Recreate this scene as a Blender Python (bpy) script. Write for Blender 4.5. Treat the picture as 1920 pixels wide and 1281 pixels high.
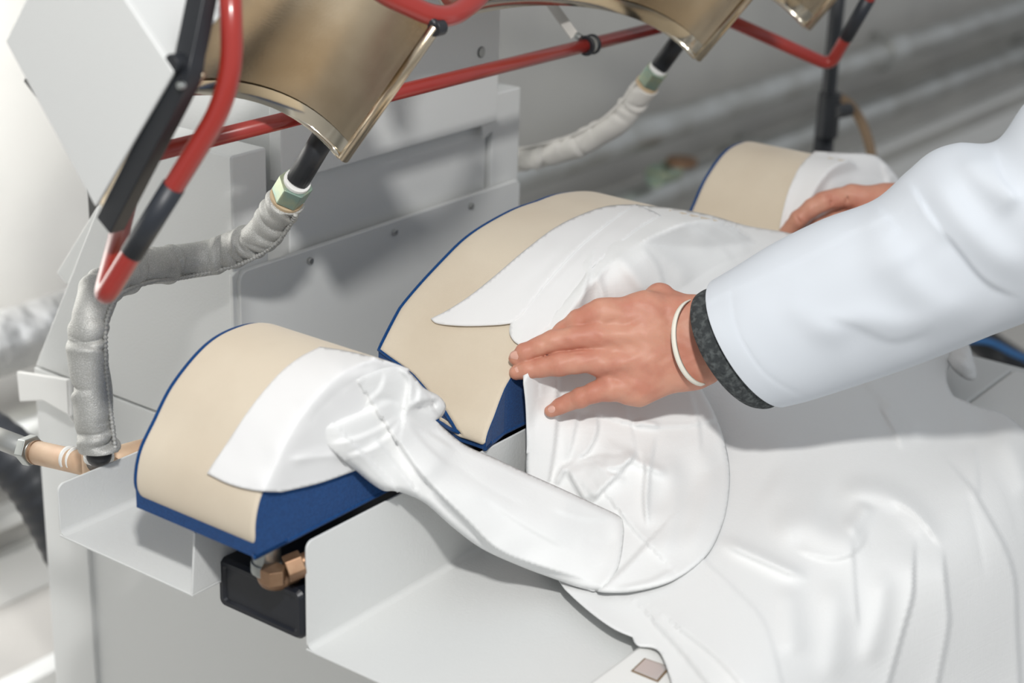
import bpy, math, random
import numpy as np
from mathutils import Vector, Matrix
from mathutils.geometry import delaunay_2d_cdt
for o in list(bpy.data.objects): bpy.data.objects.remove(o)
random.seed(5)
S = bpy.context.scene
COL = S.collection
# ---------------------------------------------------------------- camera (solved from the photograph's vanishing points)
F, CX, CY = 3276., 960., 640.5
v1 = np.array([3556-CX, -(-525-CY), -F]); v2 = np.array([-3810-CX, -(-780-CY), -F])
X_ = v1/np.linalg.norm(v1); Y_ = v2/np.linalg.norm(v2); Z_ = np.cross(X_, Y_)
Y_ = np.cross(Z_, X_); Y_ /= np.linalg.norm(Y_); Z_ = np.cross(X_, Y_)
RM = np.array([X_, Y_, Z_]); CAM = np.array([0, 0, 1.65])
def ray(px, py): return RM @ np.array([(px-CX)/F, -(py-CY)/F, -1.])
def at(px, py, d): return CAM + ray(px, py)*d
def on(px, py, ax, v):
    r = ray(px, py); return CAM + r*((v-CAM[ax])/r[ax])
def dp(px, py, ax, v): return (v-CAM[ax])/ray(px, py)[ax]
def proj(p):
    c = (np.asarray(p)-CAM) @ RM
    return np.stack([CX+F*c[..., 0]/-c[..., 2], CY-F*c[..., 1]/-c[..., 2]], -1)
cd = bpy.data.cameras.new('camera'); cam = bpy.data.objects.new('camera', cd); COL.objects.link(cam)
M = Matrix([[*RM[0], CAM[0]], [*RM[1], CAM[1]], [*RM[2], CAM[2]], [0, 0, 0, 1]]); cam.matrix_world = M
cd.sensor_width = 36; cd.lens = F/1920*36; cd.clip_start = .05
cd.dof.use_dof = True; cd.dof.focus_distance = 1.76; cd.dof.aperture_fstop = 3.8
S.camera = cam
# ---------------------------------------------------------------- light
W = bpy.data.worlds.new('room_light'); S.world = W; W.use_nodes = True
W.node_tree.nodes['Background'].inputs[0].default_value = (.93, .965, 1, 1)
W.node_tree.nodes['Background'].inputs[1].default_value = .52
def area(name, loc, tgt, size, power, color=(1, 1, 1)):
    l = bpy.data.lights.new(name, 'AREA'); l.shape = 'DISK'; l.size = size; l.energy = power; l.color = color
    o = bpy.data.objects.new(name, l); COL.objects.link(o); o.location = loc
    o.rotation_euler = (Vector(tgt)-Vector(loc)).to_track_quat('-Z', 'Y').to_euler(); return o
area('key_lamp', (-.02, -.06, 2.50), (1.4, 1.0, 1.0), .13, 35.5, (1, .985, .96))
area('wall_fill', (1.05, 1.88, 1.40), (1.13, 2.45, 1.22), .35, 38, (1, 1, 1))  # unseen fill light, added to brighten the left of the back wall
S.view_settings.view_transform = 'Standard'; S.view_settings.look = 'None'
S.view_settings.exposure = 0.0; S.view_settings.gamma = 1; S.view_settings.use_curve_mapping = False
# ---------------------------------------------------------------- materials
def mat(name, col, rough=.5, metal=0, bump=None, mottle=0, spec=.5, sheen=0, coat=0, sss=0):
    """bump = (kind, scale, strength, distance)"""
    m = bpy.data.materials.new(name); m.use_nodes = True; nt = m.node_tree; b = nt.nodes['Principled BSDF']
    b.inputs['Base Color'].default_value = (*col, 1); b.inputs['Roughness'].default_value = rough
    b.inputs['Metallic'].default_value = metal; b.inputs['Specular IOR Level'].default_value = spec
    if sheen: b.inputs['Sheen Weight'].default_value = sheen
    if coat: b.inputs['Coat Weight'].default_value = coat; b.inputs['Coat Roughness'].default_value = .15
    if sss:
        b.inputs['Subsurface Weight'].default_value = sss; b.inputs['Subsurface Radius'].default_value = (.006, .002, .001)
        b.inputs['Subsurface Scale'].default_value = 1
    tc = nt.nodes.new('ShaderNodeTexCoord')
    if bump:
        kind, sc, st, di = bump
        bp = nt.nodes.new('ShaderNodeBump'); bp.inputs['Strength'].default_value = st; bp.inputs['Distance'].default_value = di
        if kind == 'weave':
            a = nt.nodes.new('ShaderNodeTexWave'); a.bands_direction = 'X'; a.inputs['Scale'].default_value = sc; a.inputs['Distortion'].default_value = 1.5; a.inputs['Detail Scale'].default_value = .6
            c = nt.nodes.new('ShaderNodeTexWave'); c.bands_direction = 'Z'; c.inputs['Scale'].default_value = sc; c.inputs['Distortion'].default_value = 1.5
            ad = nt.nodes.new('ShaderNodeMath'); ad.operation = 'ADD'
            nt.links.new(tc.outputs['Object'], a.inputs[0]); nt.links.new(tc.outputs['Object'], c.inputs[0])
            nt.links.new(a.outputs['Fac'], ad.inputs[0]); nt.links.new(c.outputs['Fac'], ad.inputs[1]); nt.links.new(ad.outputs[0], bp.inputs['Height'])
        elif kind == 'slub':
            ad = nt.nodes.new('ShaderNodeMath'); ad.operation = 'ADD'
            for i_, scl in enumerate(((1, .9, .03), (.03, .04, 1))):
                mp = nt.nodes.new('ShaderNodeMapping'); mp.inputs['Scale'].default_value = scl; mp.inputs['Rotation'].default_value = (.2, .15, .5)
                n = nt.nodes.new('ShaderNodeTexNoise'); n.inputs['Scale'].default_value = sc; n.inputs['Detail'].default_value = 2
                nt.links.new(tc.outputs['Object'], mp.inputs[0]); nt.links.new(mp.outputs[0], n.inputs[0]); nt.links.new(n.outputs['Fac'], ad.inputs[i_])
            nt.links.new(ad.outputs[0], bp.inputs['Height'])
        elif kind == 'brush':
            mp = nt.nodes.new('ShaderNodeMapping'); mp.inputs['Scale'].default_value = (.06, 1, 1)
            n = nt.nodes.new('ShaderNodeTexNoise'); n.inputs['Scale'].default_value = sc; n.inputs['Detail'].default_value = 3
            nt.links.new(tc.outputs['Object'], mp.inputs[0]); nt.links.new(mp.outputs[0], n.inputs[0]); nt.links.new(n.outputs['Fac'], bp.inputs['Height'])
        else:
            n = nt.nodes.new('ShaderNodeTexNoise'); n.inputs['Scale'].default_value = sc; n.inputs['Detail'].default_value = 2 if kind == 'noise' else 5
            nt.links.new(tc.outputs['Object'], n.inputs[0]); nt.links.new(n.outputs['Fac'], bp.inputs['Height'])
        nt.links.new(bp.outputs[0], b.inputs['Normal'])
    if mottle:
        col2, sc, lo, hi = mottle
        n = nt.nodes.new('ShaderNodeTexNoise'); n.inputs['Scale'].default_value = sc; n.inputs['Detail'].default_value = 5
        r = nt.nodes.new('ShaderNodeValToRGB'); r.color_ramp.elements[0].position = lo; r.color_ramp.elements[1].position = hi
        r.color_ramp.elements[0].color = (*col, 1); r.color_ramp.elements[1].color = (*col2, 1)
        nt.links.new(tc.outputs['Object'], n.inputs[0]); nt.links.new(n.outputs['Fac'], r.inputs[0]); nt.links.new(r.outputs[0], b.inputs['Base Color'])
    return m
MT = {
 'paint': mat('white_powder_coat', (.70, .71, .70), .42, bump=('noise', 330, .35, .0008)),
 'paint_smooth': mat('white_sheet_metal', (.68, .69, .68), .4, bump=('noise', 180, .12, .0008)),
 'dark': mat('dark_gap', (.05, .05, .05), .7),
 'wall': mat('painted_wall', (.52, .51, .48), .8, mottle=((.46, .45, .43), 3, .4, .7)),
 'floor': mat('floor_screed', (.55, .53, .50), .6),
 'galv': mat('galvanised_steel', (.50, .51, .50), .38, .75, mottle=((.40, .40, .38), 9, .4, .65)),
 'foil': mat('foil_wrap', (.90, .90, .89), .35, .6, bump=('noise', 14, .8, .03)),
 'steel': mat('brushed_heat_tinted_steel', (.66, .56, .42), .25, 1, bump=('brush', 700, .16, .0006), mottle=((.46, .37, .26), 9, .35, .7)),
 'steel_lip': mat('polished_steel', (.72, .66, .55), .13, 1),
 'rubber': mat('black_rubber', (.016, .018, .022), .42),
 'arm': mat('black_plastic', (.010, .012, .018), .38),
 'red': mat('red_enamel', (.31, .024, .017), .28, coat=.5),
 'grip': mat('dark_grip_sleeve', (.022, .026, .034), .45),
 'beige': mat('beige_felt', (.70, .615, .49), .95, bump=('noise', 1400, .5, .0006), sheen=.2, mottle=((.64, .55, .43), 9, .4, .75), spec=.1),
 'blue': mat('blue_felt', (.008, .06, .20), .9, bump=('noise', 1400, .6, .0006), sheen=.15, mottle=((.006, .045, .16), 500, .4, .6), spec=.1),
 'hose': mat('silver_hose_cover', (.42, .42, .40), .5, .35, bump=('noise', 900, .6, .001), mottle=((.62, .62, .60), 900, .45, .75)),
 'hose_white': mat('white_hose_cover', (.66, .64, .60), .75, bump=('noise', 300, .4, .001)),
 'nut': mat('zinc_nut', (.42, .47, .33), .35, .7, mottle=((.30, .42, .36), 60, .4, .6)),
 'galv_nut': mat('steel_fitting', (.42, .44, .43), .35, .85),
 'copper': mat('bronze_pipe', (.62, .42, .28), .5, .15, mottle=((.70, .52, .36), 40, .4, .7)),
 'brass': mat('dull_brass', (.25, .14, .08), .4, .6, mottle=((.32, .2, .12), 60, .4, .7)),
 'jute': mat('frayed_jute', (.55, .42, .27), .9),
 'shirt': mat('white_cotton', (.80, .805, .80), .9, bump=('slub', 420, .38, .0005), spec=.15, sheen=.1),
 'shirt2': mat('white_cotton_starched', (.81, .81, .81), .85, bump=('noise', 900, .12, .0004), spec=.15),
 'coat': mat('white_lab_cloth', (.655, .69, .735), .9, spec=.1, bump=('noise', 1100, .1, .0003)),
 'knit': mat('charcoal_knit', (.035, .04, .042), .95, bump=('noise', 260, 1, .003), mottle=((.09, .10, .10), 180, .45, .65)),
 'band': mat('cream_rubber', (.80, .76, .66), .5),
 'skin': mat('skin', (.53, .225, .155), .5, bump=('noise', 420, .22, .0006), mottle=((.60, .30, .21), 34, .38, .62), spec=.35, sss=.25),
 'nail': mat('fingernail', (.70, .40, .32), .3, spec=.5),
 'slot': mat('thread_shadow', (.35, .35, .36), .9),
 'chrome': mat('plate_steel', (.80, .76, .74), .3, .6),
 'bluecable': mat('blue_cable', (.03, .16, .42), .5),
 'brown': mat('brown_hose', (.20, .13, .07), .5),
 'white': mat('white_plastic', (.80, .80, .78), .5),
 'metalgrey': mat('grey_link', (.55, .53, .50), .4, .6),
}
# ---------------------------------------------------------------- object helpers
def thing(name, label, cat, loc, parent=None, group=None):
    o = bpy.data.objects.new(name, None); COL.objects.link(o); o.location = loc; o.empty_display_size = .05
    if parent: attach(o, parent)
    if label: o['label'] = label
    if cat: o['category'] = cat
    if group: o['group'] = group
    return o
WL = {}
def attach(o, p):
    o.parent = p; o.matrix_parent_inverse = Matrix.Translation(-Vector(wloc(p)))
def wloc(o):
    # every object is authored in world coordinates: an empty sits at its own location, a mesh at the origin
    return Vector(o.location)
def mesh(name, V, Fc, m, parent=None, smooth=False, label=None, uv=None):
    me = bpy.data.meshes.new(name); me.from_pydata([tuple(map(float, v)) for v in V], [], [tuple(map(int, f)) for f in Fc]); me.update()
    me.materials.append(MT[m])
    if smooth:
        me.polygons.foreach_set('use_smooth', [True]*len(me.polygons))
    o = bpy.data.objects.new(name, me); COL.objects.link(o)
    if parent: attach(o, parent)
    if label: o['label'] = label
    return o
def tag(o, label, cat, group=None, kind=None):
    if label: o['label'] = label
    if cat: o['category'] = cat
    if group: o['group'] = group
    if kind: o['kind'] = kind
    return o
def bevel(o, w, seg=2):
    b = o.modifiers.new('bevel', 'BEVEL'); b.width = w; b.segments = seg; b.limit_method = 'ANGLE'; b.angle_limit = .6
    o.data.polygons.foreach_set('use_smooth', [True]*len(o.data.polygons))
    wn = o.modifiers.new('wn', 'WEIGHTED_NORMAL'); wn.keep_sharp = False
    return o
def box(name, lo, hi, m, parent=None, bv=.002, label=None):
    (a, b, c), (d, e, f) = lo, hi
    V = [(a, b, c), (d, b, c), (d, e, c), (a, e, c), (a, b, f), (d, b, f), (d, e, f), (a, e, f)]
    Q = [(0, 3, 2, 1), (4, 5, 6, 7), (0, 1, 5, 4), (1, 2, 6, 5), (2, 3, 7, 6), (3, 0, 4, 7)]
    o = mesh(name, V, Q, m, parent, label=label)
    return bevel(o, bv) if bv else o
def prism(name, poly, thick, m, parent=None, bv=.0015, label=None):
    """planar 3-D polygon given thickness vector"""
    n = len(poly); P = [np.asarray(p, float) for p in poly]; t = np.asarray(thick, float)
    V = P+[p+t for p in P]
    nm = sum((np.cross(P[i]-P[0], P[(i+1) % n]-P[0]) for i in range(1, n-1)), np.zeros(3))
    fl = np.dot(nm, t) > 0
    Q = [tuple(range(n)), tuple(reversed(range(n, 2*n)))] + [(i, i+n, (i+1) % n+n, (i+1) % n) for i in range(n)]
    if fl: Q = [tuple(reversed(q)) for q in Q]
    o = mesh(name, V, Q, m, parent, label=label)
    return bevel(o, bv) if bv else o
def catmull(P, n=8, closed=False):
    P = [np.asarray(p, float) for p in P]; out = []; N = len(P)
    rng = range(N if closed else N-1)
    for i in rng:
        if closed: p0, p1, p2, p3 = P[(i-1) % N], P[i], P[(i+1) % N], P[(i+2) % N]
        else: p0, p1, p2, p3 = P[max(i-1, 0)], P[i], P[i+1], P[min(i+2, N-1)]
        for k in range(n):
            t = k/n
            out.append(.5*((2*p1)+(-p0+p2)*t+(2*p0-5*p1+4*p2-p3)*t*t+(-p0+3*p1-3*p2+p3)*t**3))
    if not closed: out.append(P[-1])
    return np.array(out)
def frames(P):
    P = np.asarray(P); T = np.gradient(P, axis=0); T /= np.linalg.norm(T, axis=1)[:, None]+1e-12
    u = np.cross(T[0], [0, 0, 1.]);
    if np.linalg.norm(u) < .1: u = np.cross(T[0], [1., 0, 0])
    u /= np.linalg.norm(u); U = []
    for t in T:
        u = u-t*np.dot(u, t); u /= np.linalg.norm(u); U.append(u.copy())
    U = np.array(U); return T, U, np.cross(T, U)
def tube(name, P, r, m, parent=None, seg=20, disp=None, label=None, cap=True):
    P = np.asarray(P); T, U, B = frames(P); n = len(P)
    R = np.full(n, r) if np.isscalar(r) else np.asarray(r)
    th = np.linspace(0, 2*np.pi, seg, endpoint=False); s = np.concatenate([[0], np.cumsum(np.linalg.norm(np.diff(P, axis=0), axis=1))])
    rr = R[:, None]*np.ones(seg)
    if disp is not None: rr = rr + disp(s[:, None], th[None, :])
    V = P[:, None]+rr[..., None]*(U[:, None]*np.cos(th)[None, :, None]+B[:, None]*np.sin(th)[None, :, None])
    V = V.reshape(-1, 3); Q = []
    for i in range(n-1):
        for j in range(seg):
            a = i*seg+j; b = i*seg+(j+1) % seg; Q.append((a, b, b+seg, a+seg))
    if cap: Q.append(tuple(reversed(range(seg)))); Q.append(tuple(range((n-1)*seg, n*seg)))
    return mesh(name, V, Q, m, parent, True, label)
def ring_prism(name, c, axis, r, h, m, parent=None, seg=6, rot=0, label=None, bv=.001):
    """solid cylinder / hexagon along axis centred on c"""
    a = np.asarray(axis, float); a /= np.linalg.norm(a); u = np.cross(a, [0, 0, 1.])
    if np.linalg.norm(u) < .1: u = np.cross(a, [1., 0, 0])
    u /= np.linalg.norm(u); v = np.cross(a, u); c = np.asarray(c)
    V = [c+a*s*h/2+r*(u*math.cos(t+rot)+v*math.sin(t+rot)) for s in (-1, 1) for t in np.linspace(0, 2*np.pi, seg, endpoint=False)]
    Q = [tuple(reversed(range(seg))), tuple(range(seg, 2*seg))]+[(i, (i+1) % seg, (i+1) % seg+seg, i+seg) for i in range(seg)]
    o = mesh(name, V, Q, m, parent, label=label)
    if seg > 8: o.data.polygons.foreach_set('use_smooth', [True]*len(o.data.polygons))
    return bevel(o, bv) if bv else o
# ================================================================= SETTING
YW = 2.45
floor_ = box('floor', (-3, -3, -.1), (12, 2.6, 0), 'floor', bv=0); floor_['kind'] = 'structure'
wb = box('wall_back', (-3, YW, 0), (12, YW+.15, 3.2), 'wall', bv=0); wb['kind'] = 'structure'
bb = box('baseboard_back', (-3, YW-.03, 0), (12, YW, .10), 'white', bv=.004); bb['kind'] = 'structure'
t1 = box('trim_1', (-3, YW-.05, .165), (12, YW, .19), 'white', bv=.004); t1['kind'] = 'structure'
t2 = box('trim_2', (2.6, YW-.025, .36), (12, YW, .375), 'wall', bv=.003); t2['kind'] = 'structure'
t3 = box('trim_3', (-3, 2.08, 0), (1.9, 2.125, .075), 'white', bv=.004); t3['kind'] = 'structure'
def wall_pipe(name, pxA, m, r, y, label, x0=-2., x1=11, m2=None, xs=()):
    q = on(*pxA, 1, y); root = thing(name, label, 'pipe', (x0, y, q[2]))
    tube('pipe_run', [(x0, y, q[2]), (x1, y, q[2])], r, m, root, 32)
    if m2: tube('foil_wrap', [(x0, y, q[2]), (m2, y, q[2])], r*1.22, 'foil', root, 40, disp=lambda s, t: .006*np.sin(s*31+3*t)*np.sin(s*13+t))
    for x in xs:
        ring_prism('coupling', (x, y, q[2]), (1, 0, 0), r*1.3, .12, m, root, 24)
        box('bracket', (x+.2, y+r*.8, q[2]-.015), (x+.23, YW-.003, q[2]+.015), m, root)
    root['group'] = 'heating pipes along the back wall'
    return root
wall_pipe('heating_pipe', (1280, 224), 'galv', .043, YW-.16, 'upper grey galvanised pipe along the back wall, foil wrapped at its left end', m2=2.35, xs=(5.1, 7.6))
wall_pipe('heating_pipe', (1280, 343), 'galv', .045, YW-.13, 'lower grey galvanised pipe running along the back wall behind the press', xs=(4.25, 6.4))
# small valve on the lower pipe
q = on(1245, 325, 1, YW-.2); vv = thing('valve', 'small brass valve on the lower wall pipe behind the collar form', 'valve', tuple(q))
ring_prism('valve_body', q+[0, 0, .0], (1, 0, 0), .03, .09, 'nut', vv, 16); ring_prism('valve_handle', q+[0, -.05, .04], (0, 0, 1), .04, .015, 'brass', vv, 16)
tube('valve_stem', [q, q+[0, -.05, .04]], .009, 'galv_nut', vv, 10)
# black stand pole and its brown hose
pd = 2.95
pb = at(1545, 262, pd); 
sp = thing('support_stand', 'black vertical tube stand with a clamp behind the red guard bar', 'stand', (pb[0], pb[1], 0))
tube('pole', [(pb[0], pb[1], 0.01), (pb[0], pb[1], 1.6)], .0125, 'rubber', sp, 20)
ring_prism('collar', at(1553, 215, pd-.02), (0, 0, 1), .019, .075, 'rubber', sp, 20)
ring_prism('clamp_knob', at(1580, 208, pd-.03), (1, -.2, 0), .012, .035, 'rubber', sp, 12)
tube('lower_pole', [(pb[0], pb[1], 0.01), (pb[0], pb[1], pb[2]+.02)], .017, 'rubber', sp, 20)
for a in (0, 2.1, 4.2):
    tube('foot', [(pb[0], pb[1], .12), (pb[0]+.25*math.cos(a), pb[1]+.25*math.sin(a), .012)], .011, 'rubber', sp, 12)
hp = catmull([at(1560, 178, 3.0), at(1592, 195, 3.0), at(1618, 235, 3.0), at(1634, 290, 3.0), at(1640, 360, 3.0), at(1636, 470, 3.02), at(1625, 620, 3.05)], 8)
tag(tube('brown_hose', hp, .0085, 'brown', seg=12), 'thin brown hose curving down beside the black stand', 'hose')
# things at the far right, under the sleeve
bc = catmull([on(1780, 640, 2, .35), on(1850, 640, 2, .35), on(1905, 665, 2, .35), on(1990, 700, 2, .33)], 8)
tag(tube('cable', bc, .006, 'bluecable', seg=10), 'blue cable glimpsed beneath the coat sleeve at right', 'cable')
bc = catmull([on(1840, 640, 2, .30), on(1880, 668, 2, .30), on(1920, 690, 2, .28), on(1990, 700, 2, .25)], 8)
tag(tube('shadow_tube', bc, .035, 'rubber', seg=14), 'black tube standing in for the shadow beyond the table at the right', 'hose')  # black tube put in for the dark shadow beyond the table
# black ribbed duct at far left
dpth = catmull([at(-90, 770, 2.45), at(0, 838, 2.45), at(62, 898, 2.46), at(108, 978, 2.48), at(150, 1070, 2.5), at(190, 1160, 2.52)], 14)
tag(tube('flexible_duct', dpth, np.interp(np.linspace(0, 1, len(dpth)), [0, .3, .7, 1], [.036, .042, .040, .034]), 'rubber', seg=28,
    disp=lambda s, t: .0009*np.cos(s*2*np.pi/.022)), 'black flexible duct hanging left of the press beside the bronze pipe', 'duct')
# ================================================================= PRESS
PR = thing('shirt_press', 'white steam press for collars and cuffs with red guard frame and padded forms', 'press', (1.5, 1.4, 0))
YP = 1.30; XS = 1.27
def paint(name, lo, hi, m='paint', **k): return box(name, lo, hi, m, PR, **k)
# lower cabinet
zseam = .83
cab = paint('cabinet', (XS, 1.02, .06), (1.82, 1.655, zseam-.002))
ys = on(172, 1040, 0, XS)[1]
box('side_strip', (XS-.006, ys, .08), (XS+.01, 1.648, .80), 'paint', cab, bv=.002)
box('plinth', (1.32, 1.08, 0), (1.78, 1.6, .062), 'dark', cab, bv=0)
# side housing with sloped back edge
zt = on(420, 297, 1, YP)[2]
a = on(65, 685, 0, XS); b = on(183, 385, 0, XS); sl = (b[1]-a[1])/(b[2]-a[2]); ytop = a[1]+sl*(zt-a[2])
xr = on(500, 277, 1, YP)[0]
prism('side_housing', [(XS, YP, zseam), (XS, a[1], zseam), (XS, ytop, zt), (XS, YP, zt)], (xr-XS, 0, 0), 'paint', PR, bv=.003)
# further back sheet seen behind the slope
c1 = on(105, 512, 0, 1.285); c2 = on(185, 380, 0, 1.285); c3 = on(122, 532, 0, 1.285)
prism('rear_sheet', [c1, c2, on(240, 400, 0, 1.285), on(240, 580, 0, 1.285), c3], (.012, 0, 0), 'paint_smooth', PR, bv=.002)
# small bent tab at far left
tb = [on(30, 697, 0, 1.24), on(128, 712, 0, 1.24), on(132, 782, 0, 1.24), on(80, 752, 0, 1.24), on(36, 754, 0, 1.24)]
prism('bent_tab', tb, (.006, 0, 0), 'white', PR, bv=.002)
prism('bent_tab', [on(128, 712, 0, 1.24), on(145, 716, 0, XS-.001), on(145, 800, 0, XS-.001), on(132, 782, 0, 1.24)], (0, .004, 0), 'white', PR, bv=.001)
# main body
xb0 = on(543, 430, 1, YP+.012)[0]; xb1 = on(921, 300, 1, YP+.012)[0]
ztop = 1.62
paint('main_body', (xb0, YP+.012, zseam), (xb1-.012, 1.62, ztop))
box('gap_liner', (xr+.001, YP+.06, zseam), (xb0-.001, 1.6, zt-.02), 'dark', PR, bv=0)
# upper proud panel
xu1 = on(936, 100, 1, YP-.006)[0]; zu0 = on(905, 236, 1, YP-.006)[2]
up = box('upper_panel', (xb0-.03, YP-.006, zu0), (xu1, YP+.012, ztop+.01), 'paint', PR, bv=.0015)
box('upper_panel_return', (xu1-.004, YP-.004, zu0), (xu1, 1.5, ztop), 'paint', PR, bv=.001)
hc = on(903, 98, 1, YP-.007)
ring_prism('cable_hole', hc, (0, 1, 0), .0058, .0016, 'galv', up, 24, bv=.0003, label='grey plug in a round hole')
ring_prism('hole_edge', hc+[0, .0004, 0], (0, 1, 0), .0068, .001, 'dark', up, 24, bv=0)
# right column with slot beside it
xc0 = on(922, 300, 1, YP+.004)[0]; xc1 = on(974, 250, 1, YP+.004)[0]; zc1 = on(970, 165, 1, YP+.004)[2]
paint('side_column', (xc0, YP+.004, zseam), (xc1, 1.50, zc1))
box('slot_liner', (xb1-.012, YP+.03, zseam), (xc0, 1.5, zc1-.01), 'galv', PR, bv=0)
tri = [on(905, 236, 1, YP-.004), on(938, 226, 1, YP-.004), on(921, 248, 1, YP-.004), on(906, 262, 1, YP-.004)]
prism('corner_gusset', tri, (0, .003, 0), 'paint_smooth', PR, bv=.0005)
# bolted panel
p1 = on(450, 512, 1, YP-.008); p2 = on(976, 336, 1, YP-.008); zt2 = (p1[2]+p2[2])/2; xl = p1[0]; xrr = p2[0]; rc = .012
poly = [(xl, YP-.008, .84), (xl, YP-.008, zt2-rc)]
poly += [(xl+rc-rc*math.cos(t), YP-.008, zt2-rc+rc*math.sin(t)) for t in (.4, .8, 1.2)]+[(xl+rc, YP-.008, zt2), (xrr-.006, YP-.008, zt2), (xrr, YP-.008, zt2-.006), (xrr, YP-.008, .84)]
bp_ = prism('bolted_panel', poly, (0, .008, 0), 'paint_smooth', PR, bv=.0015)
prism('panel_edge', [(xl-.006, YP-.003, .84), (xl-.006, YP-.003, zt2-.004), (xl+.004, YP-.003, zt2+.001), (xl+.004, YP-.003, .84)], (0, .006, 0), 'paint_smooth', bp_, bv=.001)
for b_ in ((581, 489), (740, 435), (883, 386)):
    c = on(*b_, 1, YP-.009)
    o = ring_prism('bolt', c, (0, 1, 0), .0042, .006, 'galv', bp_, 12, bv=.0012)
# ---- trays
def tray(name, x0, x1, yb, yf, zb, hb, hf, r=.008):
    root = thing(name, None, None, (x0, yb, zb), PR)
    t = .0025
    # back flange with rounded top-left corner
    pl = [(x0+.004, yb, zb), (x0, yb, zb+.004), (x0, yb, zb+hb-r)]+[(x0+r-r*math.cos(a_), yb, zb+hb-r+r*math.sin(a_)) for a_ in (.4, .8, 1.2)]+[(x0+r, yb, zb+hb), (x1, yb, zb+hb), (x1, yb, zb)]
    prism('back_flange', pl, (0, t, 0), 'paint', root, bv=.0008)
    box('tray_bottom', (x0, yf, zb-t), (x1, yb+t, zb), 'paint', root, bv=.0008)
    if hf: prism('front_flange', [(x0, yf, zb), (x0+.006, yf, zb+hf), (x1, yf, zb+hf), (x1, yf, zb)], (0, t, 0), 'paint', root, bv=.0008)
    # soft inner fold
    V = []; n = 6; rr = .006
    for x in (x0, x1):
        for k in range(n+1):
            a_ = k/n*math.pi/2; V.append((x, yb-rr+rr*math.sin(a_), zb+rr-rr*math.cos(a_)))
    Q = [(k, k+1, k+n+2, k+n+1) for k in range(n)]
    mesh('fold', V, Q, 'paint', root, True)
    return root
tray('side_tray', .958, 1.268, 1.225, 1.045, .862, .053, .060)
z2 = on(582, 1215, 1, .94)[2]
tray('front_tray', .997, 2.10, .94, .605, z2, .107, 0)
# little lip closing the front tray side under shirt / table surface at right
xe = 2.055
paint('table_top', (1.70, .7045, .80), (xe, .935, .8425), 'paint_smooth', bv=.004)
# front rail
rl = box('front_rail', (1.02, .60, .78), (2.055, .704, .842), 'white', PR, bv=.006)
c = [on(*p, 2, .8435) for p in ((1188, 1256), (1210, 1235), (1253, 1250), (1232, 1274))]
prism('latch_plate', c, (0, 0, -.002), 'chrome', PR, bv=.0006, label='small square bright steel plate on the rail')
prism('latch_frame', [p+(p-sum(c)/4)*.16-np.array([0, 0, .0008]) for p in c], (0, 0, -.002), 'brown', PR, bv=.0004)
# rail support
paint('front_column', (1.28, .66, .05), (1.78, 1.0, .78))
# ---- black support arm with embossed end
ax0 = .994; yA, yB, zA, zB = .944, 1.05, .834, .885
def rrect(y0, y1, z0, z1, r, x, n=5):
    out = []
    for (cy_, cz_, s) in ((y1-r, z1-r, 0), (y0+r, z1-r, 1), (y0+r, z0+r, 2), (y1-r, z0+r, 3)):
        for k in range(n+1):
            a_ = (s+k/n)*math.pi/2; out.append((x, cy_+r*math.cos(a_), cz_+r*math.sin(a_)))
    return out
def support_arm(x0, x1, flip=False):
    s = -1 if flip else 1
    rings = [rrect(yA+.009, yB-.009, zA+.009, zB-.009, .003, x0+s*.0025), rrect(yA+.007, yB-.007, zA+.007, zB-.007, .004, x0+s*.0), rrect(yA+.003, yB-.003, zA+.003, zB-.003, .006, x0), rrect(yA, yB, zA, zB, .009, x0+s*.004), rrect(yA, yB, zA, zB, .009, x1)]
    n = len(rings[0]); V = sum(rings, []); Q = [tuple(range(n))]+[tuple(reversed(range(4*n, 5*n)))]
    for i in range(4):
        for j in range(n): Q.append((i*n+j, i*n+n+j, i*n+n+(j+1) % n, i*n+(j+1) % n))
    if flip: Q = [tuple(reversed(q)) for q in Q]
    return mesh('support_arm', V, Q, 'arm', PR, label='black rectangular arm under the form')
o = support_arm(ax0, 1.40); o.data.polygons.foreach_set('use_smooth', [False]*len(o.data.polygons))
support_arm(2.09, 1.70, True)
# fittings between arm and left buck
fx = at(500, 1035, 1.545)
ring_prism('pipe_union', fx+[0, 0, -.006], (0, 0, 1), .0125, .030, 'galv_nut', PR, 24)
ring_prism('union_collar', fx+[0, 0, -.014], (0, 0, 1), .0145, .010, 'galv_nut', PR, 24)
tube('brass_elbow', catmull([fx+[0, 0, -.018], fx+[.001, -.001, -.027], fx+[.010, -.006, -.030], fx+[.022, -.014, -.024]], 6), .0095, 'brass', PR, 16)
ring_prism('brass_nut', at(552, 1062, 1.54), (.8, -.5, .25), .0125, .016, 'brass', PR, 6)
ring_prism('brass_nut', at(512, 1078, 1.532), (0, 0, 1), .0118, .014, 'brass', PR, 6)
tube('feed_pipe', [at(552, 1062, 1.54), at(600, 1040, 1.56)], .008, 'brass', PR, 14)
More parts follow.
